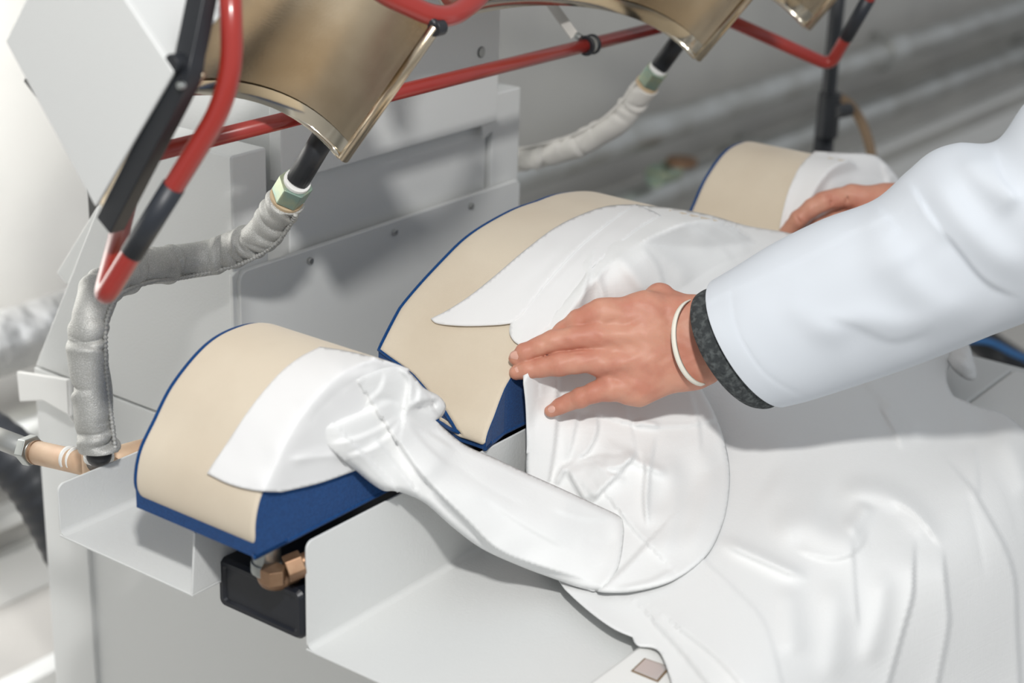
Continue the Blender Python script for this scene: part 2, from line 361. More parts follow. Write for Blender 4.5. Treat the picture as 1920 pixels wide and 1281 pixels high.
# ---- bucks
def buck(name, xc, prof, yb, yf, zb, label):
    """prof: list (dx, z) left foot -> right foot ; yb/yf: functions of dx giving back and front edge"""
    root = thing(name, label, None, (xc, 1.03, zb), PR)
    pr = catmull(prof, 8); n = len(pr)
    tx = np.gradient(pr, axis=0); tx /= np.linalg.norm(tx, axis=1)[:, None]; nr = np.stack([-tx[:, 1], tx[:, 0]], 1)
    nr *= np.sign(nr[n//2, 1])
    V = []; R = .010; RF = .004; rows = []
    ny = 14
    for i in range(n):
        dx, z = pr[i]; b0 = yb(dx, i/(n-1)); f0 = yf(dx, i/(n-1)); r = min(R, (b0-f0)*.3); r2 = min(RF, r); row = []
        for k in range(6):          # back roll
            a_ = k/5*math.pi/2; row.append((b0-r+r*math.cos(a_), -r+r*math.sin(a_)))
        for k in range(1, ny): row.append((b0-r+(f0-b0+r+r2)*k/ny, 0))
        for k in range(6):
            a_ = math.pi/2-k/5*math.pi/2; row.append((f0+r2-r2*math.cos(a_), -r2+r2*math.sin(a_)))
        for (y, h) in row: V.append((xc+dx+nr[i, 0]*h, y, z+nr[i, 1]*h))
        rows.append(row)
    m = len(rows[0]); Q = [(i*m+j, i*m+j+1, (i+1)*m+j+1, (i+1)*m+j) for i in range(n-1) for j in range(m-1)]
    pad = mesh('pad', V, Q, 'beige', root, True)
    so = pad.modifiers.new('solid', 'SOLIDIFY'); so.thickness = .004; so.offset = -1
    # blue body: end faces and underside
    VB = []; 
    i0_, i1_ = int(np.argmin(pr[:, 0])), int(np.argmax(pr[:, 0])); rg = range(i0_, i1_+1); nb_ = len(rg)
    inner = [(xc+pr[i, 0]-nr[i, 0]*.003, pr[i, 1]-nr[i, 1]*.003) for i in rg]
    bk = [yb(pr[i, 0], i/(n-1))-.0008 for i in rg]; fr = [yf(pr[i, 0], i/(n-1))-.0008 for i in rg]
    K = 5
    for i in range(nb_):
        x, z = inner[i]; zb_ = zb+.0
        zt_ = max(z, zb_+.002)
        for k in range(K): VB.append((x, fr[i]+.006*(1-abs(2*k/(K-1)-1))*0, zb_+(zt_-zb_)*k/(K-1)))
        for k in range(K): VB.append((x, bk[i], zt_+(zb_-zt_)*k/(K-1)))
    mm = 2*K; QB = []
    for i in range(nb_-1):
        for j in range(mm): QB.append((i*mm+j, (i+1)*mm+j, (i+1)*mm+(j+1) % mm, i*mm+(j+1) % mm))
    QB.append(tuple(range(mm))); QB.append(tuple(reversed(range((nb_-1)*mm, nb_*mm))))
    mesh('base', VB, QB, 'blue', root, False)
    # piping
    e = [(V[i*m+2]) for i in range(n)]; tube('piping', np.array(e)+[0, .0012, 0], .0022, 'blue', root, 8)
    e2 = [V[j] for j in range(m)]; tube('piping', np.array(e2)+[-.0005, 0, -.0008], .0026, 'blue', root, 8)
    lo = [(xc+pr[i, 0]*.99, yf(pr[i, 0], i/(n-1))+.001, zb+.001) for i in range(n)]
    tube('lower_seam', lo, .0028, 'blue', root, 8)
    return root
cuffp = [(-.098, .9388), (-.118, .940), (-.134, .949), (-.138, .966), (-.131, .992), (-.113, 1.016), (-.088, 1.045), (-.048, 1.070), (-.010, 1.077), (.028, 1.071), (.065, 1.048), (.095, 1.012), (.112, .975), (.116, .955), (.112, .942), (.095, .9388)]
buck('cuff_form', 1.080, cuffp, lambda dx, t: 1.100, lambda dx, t: .950, .9375, 'nearest cuff form at the left, beige pad on a blue base, under a shirt cuff')
buck('cuff_form', 2.010, cuffp, lambda dx, t: 1.100, lambda dx, t: .950, .9375, 'far cuff form at the right, beige pad with the other shirt cuff')
colp = [(-.288, .9385), (-.303, .943),  (-.300, .953), (-.285, .966), (-.266, .985), (-.221, 1.022), (-.170, 1.054), (-.117, 1.079), (-.05, 1.092), (0, 1.094)]
colp = colp+[(-a_, b_) for a_, b_ in reversed(colp[:-1])]
def cyb(dx, t): return float(np.interp(abs(dx), [0, .15, .22, .262, .272, .291, .302, .305], [1.105, 1.112, 1.118, 1.112, 1.06, 1.0, .978, .966]))
def cyf(dx, t): return float(np.interp(abs(dx), [0, .15, .2, .26, .29, .305], [.930, .936, .945, .947, .941, .937]))
buck('collar_form', 1.550, colp, cyb, cyf, .937, 'wide arched collar form in the middle, beige pad with blue piping')
box('form_plate', (1.24, .955, .80), (1.90, 1.09, .936), 'rubber', PR, bv=.004)
# ---- heads
g = np.array([0, -.615, .788]); upv = np.array([0, .788, .615]); A0 = np.array([0, 1.081, 1.213]); GL = .18
def hpnt(x, gg, h): return np.array([x, 0, 0])+A0+g*gg+upv*h
def press_head(name, xc, xl_, xr_, hh, wl, label, skew=None, hl=0.):
    root = thing(name, label, None, tuple(hpnt(xc, .05, .15)), PR)
    n = 40
    def arch(i):
        t = i/n
        a_ = math.pi*t; c = -math.cos(a_); s = abs(math.sin(a_))**.85
        x = xc+(xr_-xc)*c if c > 0 else xc+(xc-xl_)*c
        h = hh*s if c > 0 else hl+(hh-hl)*s
        return x, h
    def sk(x): return skew(x) if skew else 0.
    # liner
    V = []; G = 12
    for i in range(n+1):
        x, h = arch(i)
        for k in range(G+1):
            V.append(hpnt(x, sk(x)+(GL-sk(x))*k/G, h))
    Q = [(i*(G+1)+k, i*(G+1)+k+1, (i+1)*(G+1)+k+1, (i+1)*(G+1)+k) for i in range(n) for k in range(G)]
    o = mesh('steel_liner', V, Q, 'steel', root, True); so = o.modifiers.new('s', 'SOLIDIFY'); so.thickness = .0045; so.offset = 1
    b_ = o.modifiers.new('b', 'BEVEL'); b_.width = .0015; b_.segments = 2; b_.limit_method = 'ANGLE'
    # polished rear lip following the arch
    e = [hpnt(arch(i)[0], sk(arch(i)[0])-.001, arch(i)[1]+.004) for i in range(n+1)]
    tube('rear_lip', e, .0035, 'steel_lip', root, 10)
    VV = []
    for i in range(n+1):
        x, h = arch(i)
        for k in range(4): VV.append(hpnt(x, sk(x)-.002+.020*k/3, h-.0016-.0012*math.sin(k/3*math.pi)))
    mesh('rear_band', VV, [(i*4+k, i*4+k+1, (i+1)*4+k+1, (i+1)*4+k) for i in range(n) for k in range(3)], 'steel_lip', root, True)
    # foot lip on the right
    tube('foot_lip', [hpnt(xr_+.001, 0, .001), hpnt(xr_+.001, GL, .001)], .0055, 'steel', root, 12)
    # housing
    HT = .150
    ou = [(arch(i)[0], max(arch(i)[1]+.006, .004)) for i in range(n+1)]
    V = []
    for gg in (.012, GL-.002):
        for (x, h) in ou: V.append(hpnt(x, max(gg, sk(x)), h))
        for i in range(n+1):
            x = ou[i][0]+(-(wl) if i == 0 else 0); V.append(hpnt(x, max(gg, sk(ou[i][0])), HT+(.0 if hl == 0 else .05)))
    N = n+1; Q = []
    for i in range(n):
        a_, b2 = i, i+1
        Q += [(a_, b2, b2+N, a_+N), (2*N+a_, 2*N+a_+N, 2*N+b2+N, 2*N+b2), (a_+N, b2+N, b2+3*N, a_+3*N)]
    Q += [(N-1, 3*N-1, 4*N-1, 2*N-1)]
    mesh('housing', V, Q, 'paint_smooth', root)
    return root
h1 = press_head('press_head', 1.068, .925, 1.203, .112, .0, 'raised press head over the near cuff form, heat-tinted steel inside')
press_head('press_head', 1.560, 1.262, 1.852, .135, .0, 'raised wide press head above the collar form, heat-tinted steel inside',
           skew=lambda x: float(np.interp(x, [1.26, 1.42, 1.5], [.15, .06, 0])), hl=.08)
press_head('press_head', 2.003, 1.86, 2.140, .112, .03, 'raised press head at the upper right, only its lower steel tip in view')
# side cover plate of left head
xs_ = .90
sc_ = [on(178, 388, 0, xs_), on(325, 135, 0, xs_), on(235, 0, 0, xs_)]
e = sc_[2]-sc_[1]; top_ = sc_[1]+e*1.6; q4 = on(10, 78, 0, xs_); e2 = q4-sc_[0]
prism('side_cover', [sc_[0], sc_[1], top_, sc_[0]+e2*1.0+(top_-sc_[1])*0.0+e*.25*0, ], (.006, 0, 0), 'paint', h1, bv=.001) if False else None
up2 = q4+(top_-q4)*.0
prism('side_cover', [sc_[0], sc_[1], top_, q4+(np.array([0, -.615, .788])*.22), q4], (.004, 0, 0), 'paint', h1, bv=.0012, label='large white side plate')
# front cover (bright facet right of the plate)
fr0 = sc_[1]+[.004, 0, 0]; frt = top_+[.004, 0, 0]
prism('front_cover', [fr0, frt, frt+[.20, 0, .0], fr0+upv*.13+[.15, 0, 0], fr0+upv*.02+[.028, 0, 0]], -g*.003, 'paint_smooth', h1, bv=.0008)
# black edge bar
b0 = on(193, 424, 0, .905); b1 = on(334, 146, 0, .905); b2 = on(366, -10, 0, .93)
def flatbar(name, P, w, t, m, parent, label=None):
    P = np.asarray(P); T = np.gradient(P, axis=0); T /= np.linalg.norm(T, axis=1)[:, None]
    U = np.cross(T, [1., 0, 0]); U /= np.linalg.norm(U, axis=1)[:, None]; V = []
    for p, u in zip(P, U): V += [p-u*w/2, p+u*w/2, p+u*w/2+[t, 0, 0], p-u*w/2+[t, 0, 0]]
    Q = [(3, 2, 1, 0), (len(V)-4, len(V)-3, len(V)-2, len(V)-1)]
    for i in range(len(P)-1):
        for j in range(4): Q.append((i*4+j, i*4+(j+1) % 4, i*4+4+(j+1) % 4, i*4+4+j))
    return bevel(mesh(name, V, Q, m, parent, label=label), .0012)
flatbar('edge_bar', catmull([b0, b0*.5+b1*.5, b1*.96+b0*.04, b1*.7+b2*.3, b2], 5), .0195, .016, 'rubber', h1, 'black bent edge bar')
ring_prism('bolt', on(340, 160, 0, .903), (1, 0, 0), .003, .006, 'galv_nut', h1, 10)
ring_prism('pivot_knob', on(331, 118, 0, .907), (1, 0, 0), .0075, .012, 'rubber', h1, 16)
# front rubber rim of left head
rim = [hpnt(x, GL+.001, h) for x, h in ((1.203, -.001), (1.196, .045), (1.18, .07), (1.15, .095))]
tube('rubber_rim', catmull(rim, 6), .004, 'rubber', h1, 10)
ring_prism('rim_pad', hpnt(1.206, GL-.002, .0), (1, 0, 0), .0075, .012, 'rubber', h1, 16)
# pivot arms carrying the heads, out of the frame above
for x in (1.02, 1.55, 2.05):
    tube('head_arm', catmull([hpnt(x, .1, .15), (x, 1.28, 1.52), (min(max(x, 1.3), 1.8), 1.42, 1.56), (min(max(x, 1.36), 1.78), 1.45, 1.50)], 6), .016, 'paint_smooth', PR, 14)
# ---- red guard frame
GD = thing('safety_guard', 'red tubular guard frame with dark grips', None, (1.545, 1.07, 1.16), PR)
def Rr(p): return np.array([3.09-p[0], p[1], p[2]])
Lc = np.array([1.035, 1.178, 1.230]); Lb = np.array([.902, 1.070, 1.160]); G1 = np.array([.894, 1.03, 1.202]); 
def fillet(P, r, n=6):
    rl = r if isinstance(r, (list, tuple)) else None
    P = [np.asarray(p, float) for p in P]; out = [P[0]]
    for i in range(1, len(P)-1):
        a_ = P[i-1]-P[i]; b_ = P[i+1]-P[i]; la, lb = np.linalg.norm(a_), np.linalg.norm(b_); d = min(rl[i-1] if rl else r, la*.45, lb*.45)
        s0 = P[i]+a_/la*d; s1 = P[i]+b_/lb*d
        for k in range(n+1):
            t = k/n; out.append((1-t)**2*s0+2*t*(1-t)*P[i]+t*t*s1)
    out.append(P[-1]); return np.array(out)
Lf = [at(430, -60, 1.33), at(430, 150, 1.350), at(330, 345, 1.385)]
g0 = at(332, 340, 1.383); g1 = at(260, 470, 1.415); Lb = at(192, 565, 1.44)
PK = at(438, 168, 1.352); g0 = PK+(Lb-PK)*.44; g1 = PK+(Lb-PK)*.765
left = fillet([Lf[0], PK, Lb, Lc], [.05, .018], 14)
left = np.vstack([left[:16], left[16:]])
right = np.array([Rr(p) for p in left])
tube('guard_tube', left, .0088, 'red', GD, 20); tube('guard_tube', right, .0088, 'red', GD, 20)
tube('guard_crossbar', [Lc+[-.004, .001, 0], Rr(Lc)+[.004, .001, 0]], .0082, 'red', GD, 20)
tube('grip', [g0, g1], .0096, 'grip', GD, 20, label='dark rubber grip sleeve'); tube('grip', [Rr(g0), Rr(g1)], .0096, 'grip', GD, 20)
for sgn, P0 in ((1, Lc), (-1, Rr(Lc))):
    tube('weld_bead', [P0+[.006*sgn, -.003, -.006], P0+[-.003*sgn, -.006, -.009]], .004, 'red', GD, 8)
# upper front loop
lp = fillet([at(640, -90, 1.50), at(705, -18, 1.52), at(835, 42, 1.56), at(905, -10, 1.60), at(935, -80, 1.63)], .045, 10)
tube('upper_loop', lp, .0098, 'red', GD, 20)
# link to crossbar with black clamp
cb = on(1105, 82, 1, 1.178); cb = np.array([cb[0], 1.178, 1.230])
for s in (-.0065, .0065): ring_prism('clamp_ring', cb+[s, 0, 0], (1, 0, 0), .0125, .0045, 'rubber', GD, 24)
ring_prism('clamp_band', cb, (1, 0, 0), .0105, .009, 'galv', GD, 24)
la = on(1078, 68, 1, 1.19); lb_ = on(1000, -40, 1, 1.26)
d_ = lb_-la; d_ /= np.linalg.norm(d_); w_ = np.cross(d_, ray(1040, 20)); w_ /= np.linalg.norm(w_)
prism('link_bar', [la-w_*.006, la+w_*.006, lb_+w_*.006, lb_-w_*.006], np.array([.002, .003, 0]), 'metalgrey', GD, bv=.0006)
ring_prism('link_screw', la+[.002, -.004, .0], (0, 1, .3), .0045, .008, 'galv_nut', GD, 12)
# ---- steam hoses
def wrinkle(seed, L, n, a0):
    rs = np.random.RandomState(seed); s0 = rs.rand(n)*L; ph = rs.rand(n)*6.28; tl = rs.randn(n)*.008; am = a0*(.5+rs.rand(n)); wd = .0022+.003*rs.rand(n); sp = rs.rand(n)*6.28
    def f(s, t):
        o = .0009*np.sin(s*90+2*np.sin(t))+.0005*np.sin(3*t+s*60)
        for k in range(n):
            ds = s-s0[k]-tl[k]*np.sin(t+ph[k]); msk = np.clip(.35+np.cos(t-sp[k]), 0, 1)
            o = o-am[k]*np.exp(-np.abs(ds)/wd[k])*msk+am[k]*.55*np.exp(-((ds-.006)/.006)**2)*msk
        return o
    return f
def hose(name, P, r, m, seed, nutc, nutd, pipe, label, seam=True, n=40):
    root = thing(name, label, None, tuple(P[0]), PR)
    C = catmull(P, 40); L = np.linalg.norm(np.diff(C, axis=0), axis=1).sum(); rr = np.full(len(C), r); rr[0] *= .9; rr[-1] *= .9
    f = wrinkle(seed, L, n, .0030)
    tube('cover', C, rr, m, root, 48, disp=f)
    if seam:
        T, U, B = frames(C); s = np.concatenate([[0], np.cumsum(np.linalg.norm(np.diff(C, axis=0), axis=1))])
        tc = CAM-C; k = tc-T*np.sum(tc*T, 1)[:, None]; k /= np.linalg.norm(k, axis=1)[:, None]; sd = np.cross(T, k)
        th = .95*(1 if seam > 0 else -1)
        E = C+(r+.0006)*(k*math.cos(th)+sd*math.sin(th))
        tube('seam', E, .0022, m, root, 8, disp=lambda s, t: .0007*np.sin(s*1500))
    d = P[0]-P[1]; d = d/np.linalg.norm(d)
    ring_prism('frayed_collar', P[0]+d*.0015, d, r*.93, .005, 'jute', root, 24)
    ring_prism('hex_nut', P[0]+d*.017, d, r*.96, .024, 'nut', root, 6, rot=.4, bv=.0012)
    ring_prism('thread_seal', P[0]+d*.031, d, r*.74, .005, 'white', root, 20)
    tube('black_pipe', [P[0]+d*.03, P[0]+d*.03+(pipe-(P[0]+d*.03))*1.0], .0118, 'rubber', root, 20)
    return root
hz = [at(537, 372, 1.745), at(500, 430, 1.79), at(440, 468, 1.82), at(350, 490, 1.82), at(265, 503, 1.76), at(200, 535, 1.695), at(170, 590, 1.665), at(166, 660, 1.665), at(172, 740, 1.675), at(185, 845, 1.69)]
hose('steam_hose', hz, .0188, 'hose', 4, None, None, at(622, 232, 1.70), 'silver insulated steam hose bending down at the left', seam=-1, n=46)
hz2 = [at(1212, 160, 2.30), at(1180, 205, 2.33), at(1130, 248, 2.36), at(1060, 280, 2.40), at(985, 298, 2.43), at(920, 305, 2.47)]
hose('steam_hose', hz2, .0170, 'hose_white', 9, None, None, at(1292, 50, 2.27), 'white wrapped steam hose behind the collar form', seam=1, n=26)
# bronze steam pipe, tee and nuts at the hose foot
axp = on(185, 870, 1, 1.27); dY = np.array([0, 1., 0])
SPp = thing('steam_pipe', 'bronze steam pipe with steel union below the silver hose', None, tuple(axp), PR)
xz = axp
pA = xz.copy(); pN = on(65, 848, 0, xz[0]); pE = on(-60, 800, 0, xz[0])
tube('bronze_pipe', [pA+[0, -.02, 0], pN], .0125, 'copper', SPp, 24)
tube('ring_mark', [pA+(pN-pA)*.42, pA+(pN-pA)*.46], .0131, 'white', SPp, 24)
tube('ring_mark', [pA+(pN-pA)*.34, pA+(pN-pA)*.36], .0131, 'white', SPp, 24)
ring_prism('seal_ring', pN+(pA-pN)*.04, pA-pN, .0132, .003, 'brass', SPp, 24)
ring_prism('hex_nut', pN+(pE-pN)*.07, pA-pN, .0165, .012, 'galv_nut', SPp, 6)
tube('steel_pipe', [pN, pE], .0115, 'galv', SPp, 24)
ring_prism('elbow_body', pA, (0, 0, 1), .0165, .034, 'copper', SPp, 24)
tube('elbow_branch', [pA, pA+[.09, .0, -.01]], .013, 'copper', SPp, 24)
tube('riser', [pA, at(186, 838, 1.69)], .0125, 'rubber', SPp, 20)
ring_prism('thread_seal', pA*.6+at(186, 838, 1.69)*.4, (0, 0, 1), .0150, .006, 'white', SPp, 20)
# ================================================================= CLOTH BY PATCHES
def smooth_outline(pts, step=7.):
    """catmull outline; a third value 1 marks a corner"""
    n = len(pts); cor = [i for i, p in enumerate(pts) if len(p) > 2]; out = []
    P = [np.array(p[:2], float) for p in pts]
    if not cor: segs = [P+[P[0]]]; closed = True
    else:
        segs = []
        for a_, b_ in zip(cor, cor[1:]+[cor[0]+n]): segs.append([P[i % n] for i in range(a_, b_+1)])
    for sg in segs:
        c = catmull(sg, 12); L = np.concatenate([[0], np.cumsum(np.linalg.norm(np.diff(c, axis=0), axis=1))])
        k = max(1, int(round(L[-1]/step))); s = np.linspace(0, L[-1], k+1)[:-1]
        out += [(np.interp(v, L, c[:, 0]), np.interp(v, L, c[:, 1])) for v in s]
    return np.array(out)
def tps(ctrl):
    C = np.array(ctrl, float); X = C[:, :2]/1000; n = len(X)
    d = np.linalg.norm(X[:, None]-X[None], axis=2); K = np.where(d > 0, d*d*np.log(d+1e-12), 0)+np.eye(n)*1e-5
    A = np.zeros((n+3, n+3)); A[:n, :n] = K; A[:n, n] = 1; A[:n, n+1:] = X; A[n, :n] = 1; A[n+1:, :n] = X.T
    w = np.linalg.solve(A, np.concatenate([C[:, 2], [0, 0, 0]]))
    def f(q):
        q = q/1000; d = np.linalg.norm(q[:, None]-X[None], axis=2); return np.where(d > 0, d*d*np.log(d+1e-12), 0)@w[:n]+w[n]+q@w[n+1:]
    return f
def polydist(q, P):
    """distance, signed side, param along polyline for many points"""
    best = np.full(len(q), 1e9); side = np.zeros(len(q)); par = np.zeros(len(q))
    L = np.concatenate([[0], np.cumsum(np.linalg.norm(np.diff(P, axis=0), axis=1))]); tot = L[-1]
    for i in range(len(P)-1):
        a_, b_ = P[i], P[i+1]; ab = b_-a_; l2 = ab@ab+1e-9; t = np.clip(((q-a_)@ab)/l2, 0, 1)
        c = a_+t[:, None]*ab; d = np.linalg.norm(q-c, axis=1); m_ = d < best
        best[m_] = d[m_]; cr = ab[0]*(q[:, 1]-a_[1])-ab[1]*(q[:, 0]-a_[0]); side[m_] = np.sign(cr[m_]); par[m_] = (L[i]+t[m_]*math.sqrt(l2))/tot
    return best, side, par
def foldh(q, folds):
    """folds: (kind, [(x,y)..], height mm, width px[, tapers 'b' both,'s' start,'e' end,'n' none])
       r = rounded ridge, s = step raised on the right-hand side (image) of the drawn direction, fading away from it"""
    h = np.zeros(len(q))
    for fd in folds:
        kind, pts, H, w = fd[:4]; tp = fd[4] if len(fd) > 4 else 'b'
        P = catmull(pts, 6) if len(pts) > 2 else np.array(pts, float)
        d, sd, t = polydist(q, P)
        tap = np.ones(len(q))
        if tp in 'bs': tap *= np.clip(t/.25, 0, 1)
        if tp in 'be': tap *= np.clip((1-t)/.25, 0, 1)
        tap = tap*tap*(3-2*tap); dd = d*sd
        if kind == 'r': h += H*.001*np.exp(-(d/w)**2)*tap
        elif kind == 's':
            edge = 3.6
            h += H*.001*tap*np.where(dd > -edge, np.clip((dd+edge)/(2*edge), 0, 1)*np.exp(-np.clip(dd, 0, None)/w), 0)
        elif kind == 'g':      # sharp groove
            h -= H*.001*np.exp(-(d/w))*tap
    return h
def vnoise(q, sc, seed):
    rs = np.random.RandomState(seed); o = np.zeros(len(q))
    for k in range(7):
        a_ = rs.rand()*6.28; f = (.6+rs.rand())*2*math.pi/sc; o += np.sin((q[:, 0]*math.cos(a_)+q[:, 1]*math.sin(a_))*f+rs.rand()*6.28)
    return o/7
def patch(name, outline, ctrl, folds, m, parent, step=6., thick=.0009, drop=(0, 10), off=0., noise=(.0, 60, 1), label=None, env=None):
    O = smooth_outline(outline, step); fn = tps(ctrl) if not callable(ctrl) else ctrl
    mn = O.min(0); mx = O.max(0); xs = np.arange(mn[0], mx[0], step); ys = np.arange(mn[1], mx[1], step*.87)
    gx, gy = np.meshgrid(xs, ys); gx = gx+(np.arange(len(ys)) % 2)[:, None]*step/2; q = np.stack([gx.ravel(), gy.ravel()], 1)
    # inside test
    ins = np.zeros(len(q), bool); j = len(O)-1
    for i in range(len(O)):
        c = ((O[i, 1] > q[:, 1]) != (O[j, 1] > q[:, 1])) & (q[:, 0] < (O[j, 0]-O[i, 0])*(q[:, 1]-O[i, 1])/(O[j, 1]-O[i, 1]+1e-12)+O[i, 0]); ins ^= c; j = i
    q = q[ins]; d, _, _ = polydist(q, np.vstack([O, O[:1]])); q = q[d > step*.55]
    allp = np.vstack([O, q]); n = len(O)
    r = delaunay_2d_cdt([Vector(p) for p in allp], [], [list(range(n))], 1, 1e-4)
    V2 = np.array([tuple(v) for v in r[0]]); Fc = r[2]
    d, _, _ = polydist(V2, np.vstack([O, O[:1]]))
    base = fn(V2)-off+noise[0]*vnoise(V2, noise[1], noise[2]); hf = foldh(V2, folds); dr = drop[0]*np.clip(1-d/drop[1], 0, 1)**2
    dep = base-hf+dr
    if env is not None:
        e = env(V2)-.0016; k = .006
        soft = lambda a_, b_: np.minimum(a_, b_)-k*np.clip(1-np.abs(a_-b_)/k, 0, 1)**2/4
        dep = np.minimum(soft(base, e)-hf*.6-np.maximum(hf*.4, 0)+np.where(base < e-.01, dr, dr*.2), e)
    W_ = CAM+np.stack([(V2[:, 0]-CX)/F, -(V2[:, 1]-CY)/F, -np.ones(len(V2))], 1)@RM.T*dep[:, None]
    f2 = []
    for f in Fc:
        f = list(f); a_, b_, c = (V2[i] for i in f[:3])
        if (b_[0]-a_[0])*(c[1]-a_[1])-(b_[1]-a_[1])*(c[0]-a_[0]) > 0: f.reverse()
        f2.append(f)
    o = mesh(name, W_, f2, m, parent, True, label)
    so = o.modifiers.new('solid', 'SOLIDIFY'); so.thickness = thick; so.offset = -1
    return o
def arch_depth(px, py):
    xs = np.array([p[0] for p in colp])+1.55; zs = np.array([p[1] for p in colp])
    for t in np.arange(1.5, 2.6, .002):
        q_ = at(px, py, t)
        if q_[2] < np.interp(q_[0], xs, zs, left=0, right=0): return t
    return 2.2
SH = thing('dress_shirt', 'white long sleeved cotton shirt draped over the collar and cuff forms', 'shirt', (1.4, .85, .86))
def solid_depth(xc, prof, yb, yf, miss):
    P = catmull(prof, 6); xs = P[:, 0]+xc
    top = {}
    nx = 160; gx = np.linspace(xs.min(), xs.max(), nx); gz = np.full(nx, 0.)
    for a_, b_ in zip(P[:-1], P[1:]):
        x0, x1 = sorted((a_[0]+xc, b_[0]+xc)); k = (gx >= x0-1e-9) & (gx <= x1+1e-9)
        if k.any() and x1 > x0: gz[k] = np.maximum(gz[k], np.interp(gx[k], [x0, x1], [a_[1], b_[1]] if a_[0] < b_[0] else [b_[1], a_[1]]))
    T = np.arange(1.4, 2.7, .001)
    def f(px, py):
        q_ = CAM+ray(px, py)*T[:, None]
        ins = (q_[:, 0] > gx[0]) & (q_[:, 0] < gx[-1]) & (q_[:, 1] > yf) & (q_[:, 1] < yb) & (q_[:, 2] < np.interp(q_[:, 0], gx, gz))
        return T[np.argmax(ins)] if ins.any() else miss(px, py)
    return f
def sampled(outline, f, step=26, extra=()):
    O = smooth_outline(outline, step); mn, mx = O.min(0), O.max(0); q = [tuple(p) for p in O]
    for y in np.arange(mn[1]+step/2, mx[1], step):
        for x in np.arange(mn[0]+step/2, mx[0], step): q.append((x, y))
    C = [(x, y, f(x, y)) for x, y in q]
    return C+list(extra)
fcuffL = solid_depth(1.080, cuffp, 1.100, .948, lambda x, y: dp(x, y, 1, .948))
fcuffR = solid_depth(2.010, cuffp, 1.100, .948, lambda x, y: min(dp(x, y, 1, .948), 2.36))
fcol = solid_depth(1.550, colp, 1.112, .930, lambda x, y: dp(x, y, 1, .93))
def env_solid(xc, prof, ybk, yfr, x=None):
    P = catmull(prof, 12); X = P[:, 0]+xc; Zt = P[:, 1]; gx = np.linspace(X.min(), X.max(), 240); gz = np.zeros(240)
    for x0, z0, x1, z1 in zip(X[:-1], Zt[:-1], X[1:], Zt[1:]):
        if x1 < x0: x0, z0, x1, z1 = x1, z1, x0, z0
        k = (gx >= x0-1e-6) & (gx <= x1+1e-6)
        if k.any() and x1 > x0: gz[k] = np.maximum(gz[k], np.interp(gx[k], [x0, x1], [z0, z1]))
    gz[gz == 0] = np.interp(gx[gz == 0], gx[gz > 0], gz[gz > 0]); T = np.arange(1.42, 2.6, .0025)
    def f(q):
        out = np.full(len(q), 9.)
        r = np.stack([(q[:, 0]-CX)/F, -(q[:, 1]-CY)/F, -np.ones(len(q))], 1)@RM.T
        for i0 in range(0, len(q), 2000):
            P3 = CAM+r[i0:i0+2000, None, :]*T[None, :, None]
            ins_ = lambda P3: (P3[..., 1] > yfr) & (P3[..., 1] < ybk) & (P3[..., 0] > gx[0]) & (P3[..., 0] < gx[-1]) & (P3[..., 2] < np.interp(P3[..., 0], gx, gz))
            ins = ins_(P3); h = ins.any(1); k = ins.argmax(1); rr_ = r[i0:i0+2000]; hi_ = T[k]; lo_ = hi_-.0025
            for _ in range(7):
                md = (hi_+lo_)/2; g_ = ins_(CAM+rr_*md[:, None]); hi_ = np.where(g_, md, hi_); lo_ = np.where(g_, lo_, md)
            out[i0:i0+2000][h] = hi_[h]
        return out
    return f
eL = env_solid(1.080, cuffp, 1.103, .9475); eR = env_solid(2.010, cuffp, 1.103, .9475); eC = env_solid(1.550, colp, 1.116, .929)
def env_box(z, y, x0=-9, x1=9, y1=9):
    def f(q):
        r = np.stack([(q[:, 0]-CX)/F, -(q[:, 1]-CY)/F, -np.ones(len(q))], 1)@RM.T
        d = np.maximum((z-CAM[2])/r[:, 2], (y-CAM[1])/r[:, 1]); x = CAM[0]+r[:, 0]*d; yy = CAM[1]+r[:, 1]*d
        return np.where((x > x0) & (x < x1) & (yy < y1), d, 9.)
    return f
eRail = env_box(.846, .597, 1.015, 2.06, .94); ePlate = env_box(.940, .936, .99, 2.1)
def env_all(*fs): return lambda q: np.min([f(q) for f in fs], axis=0)
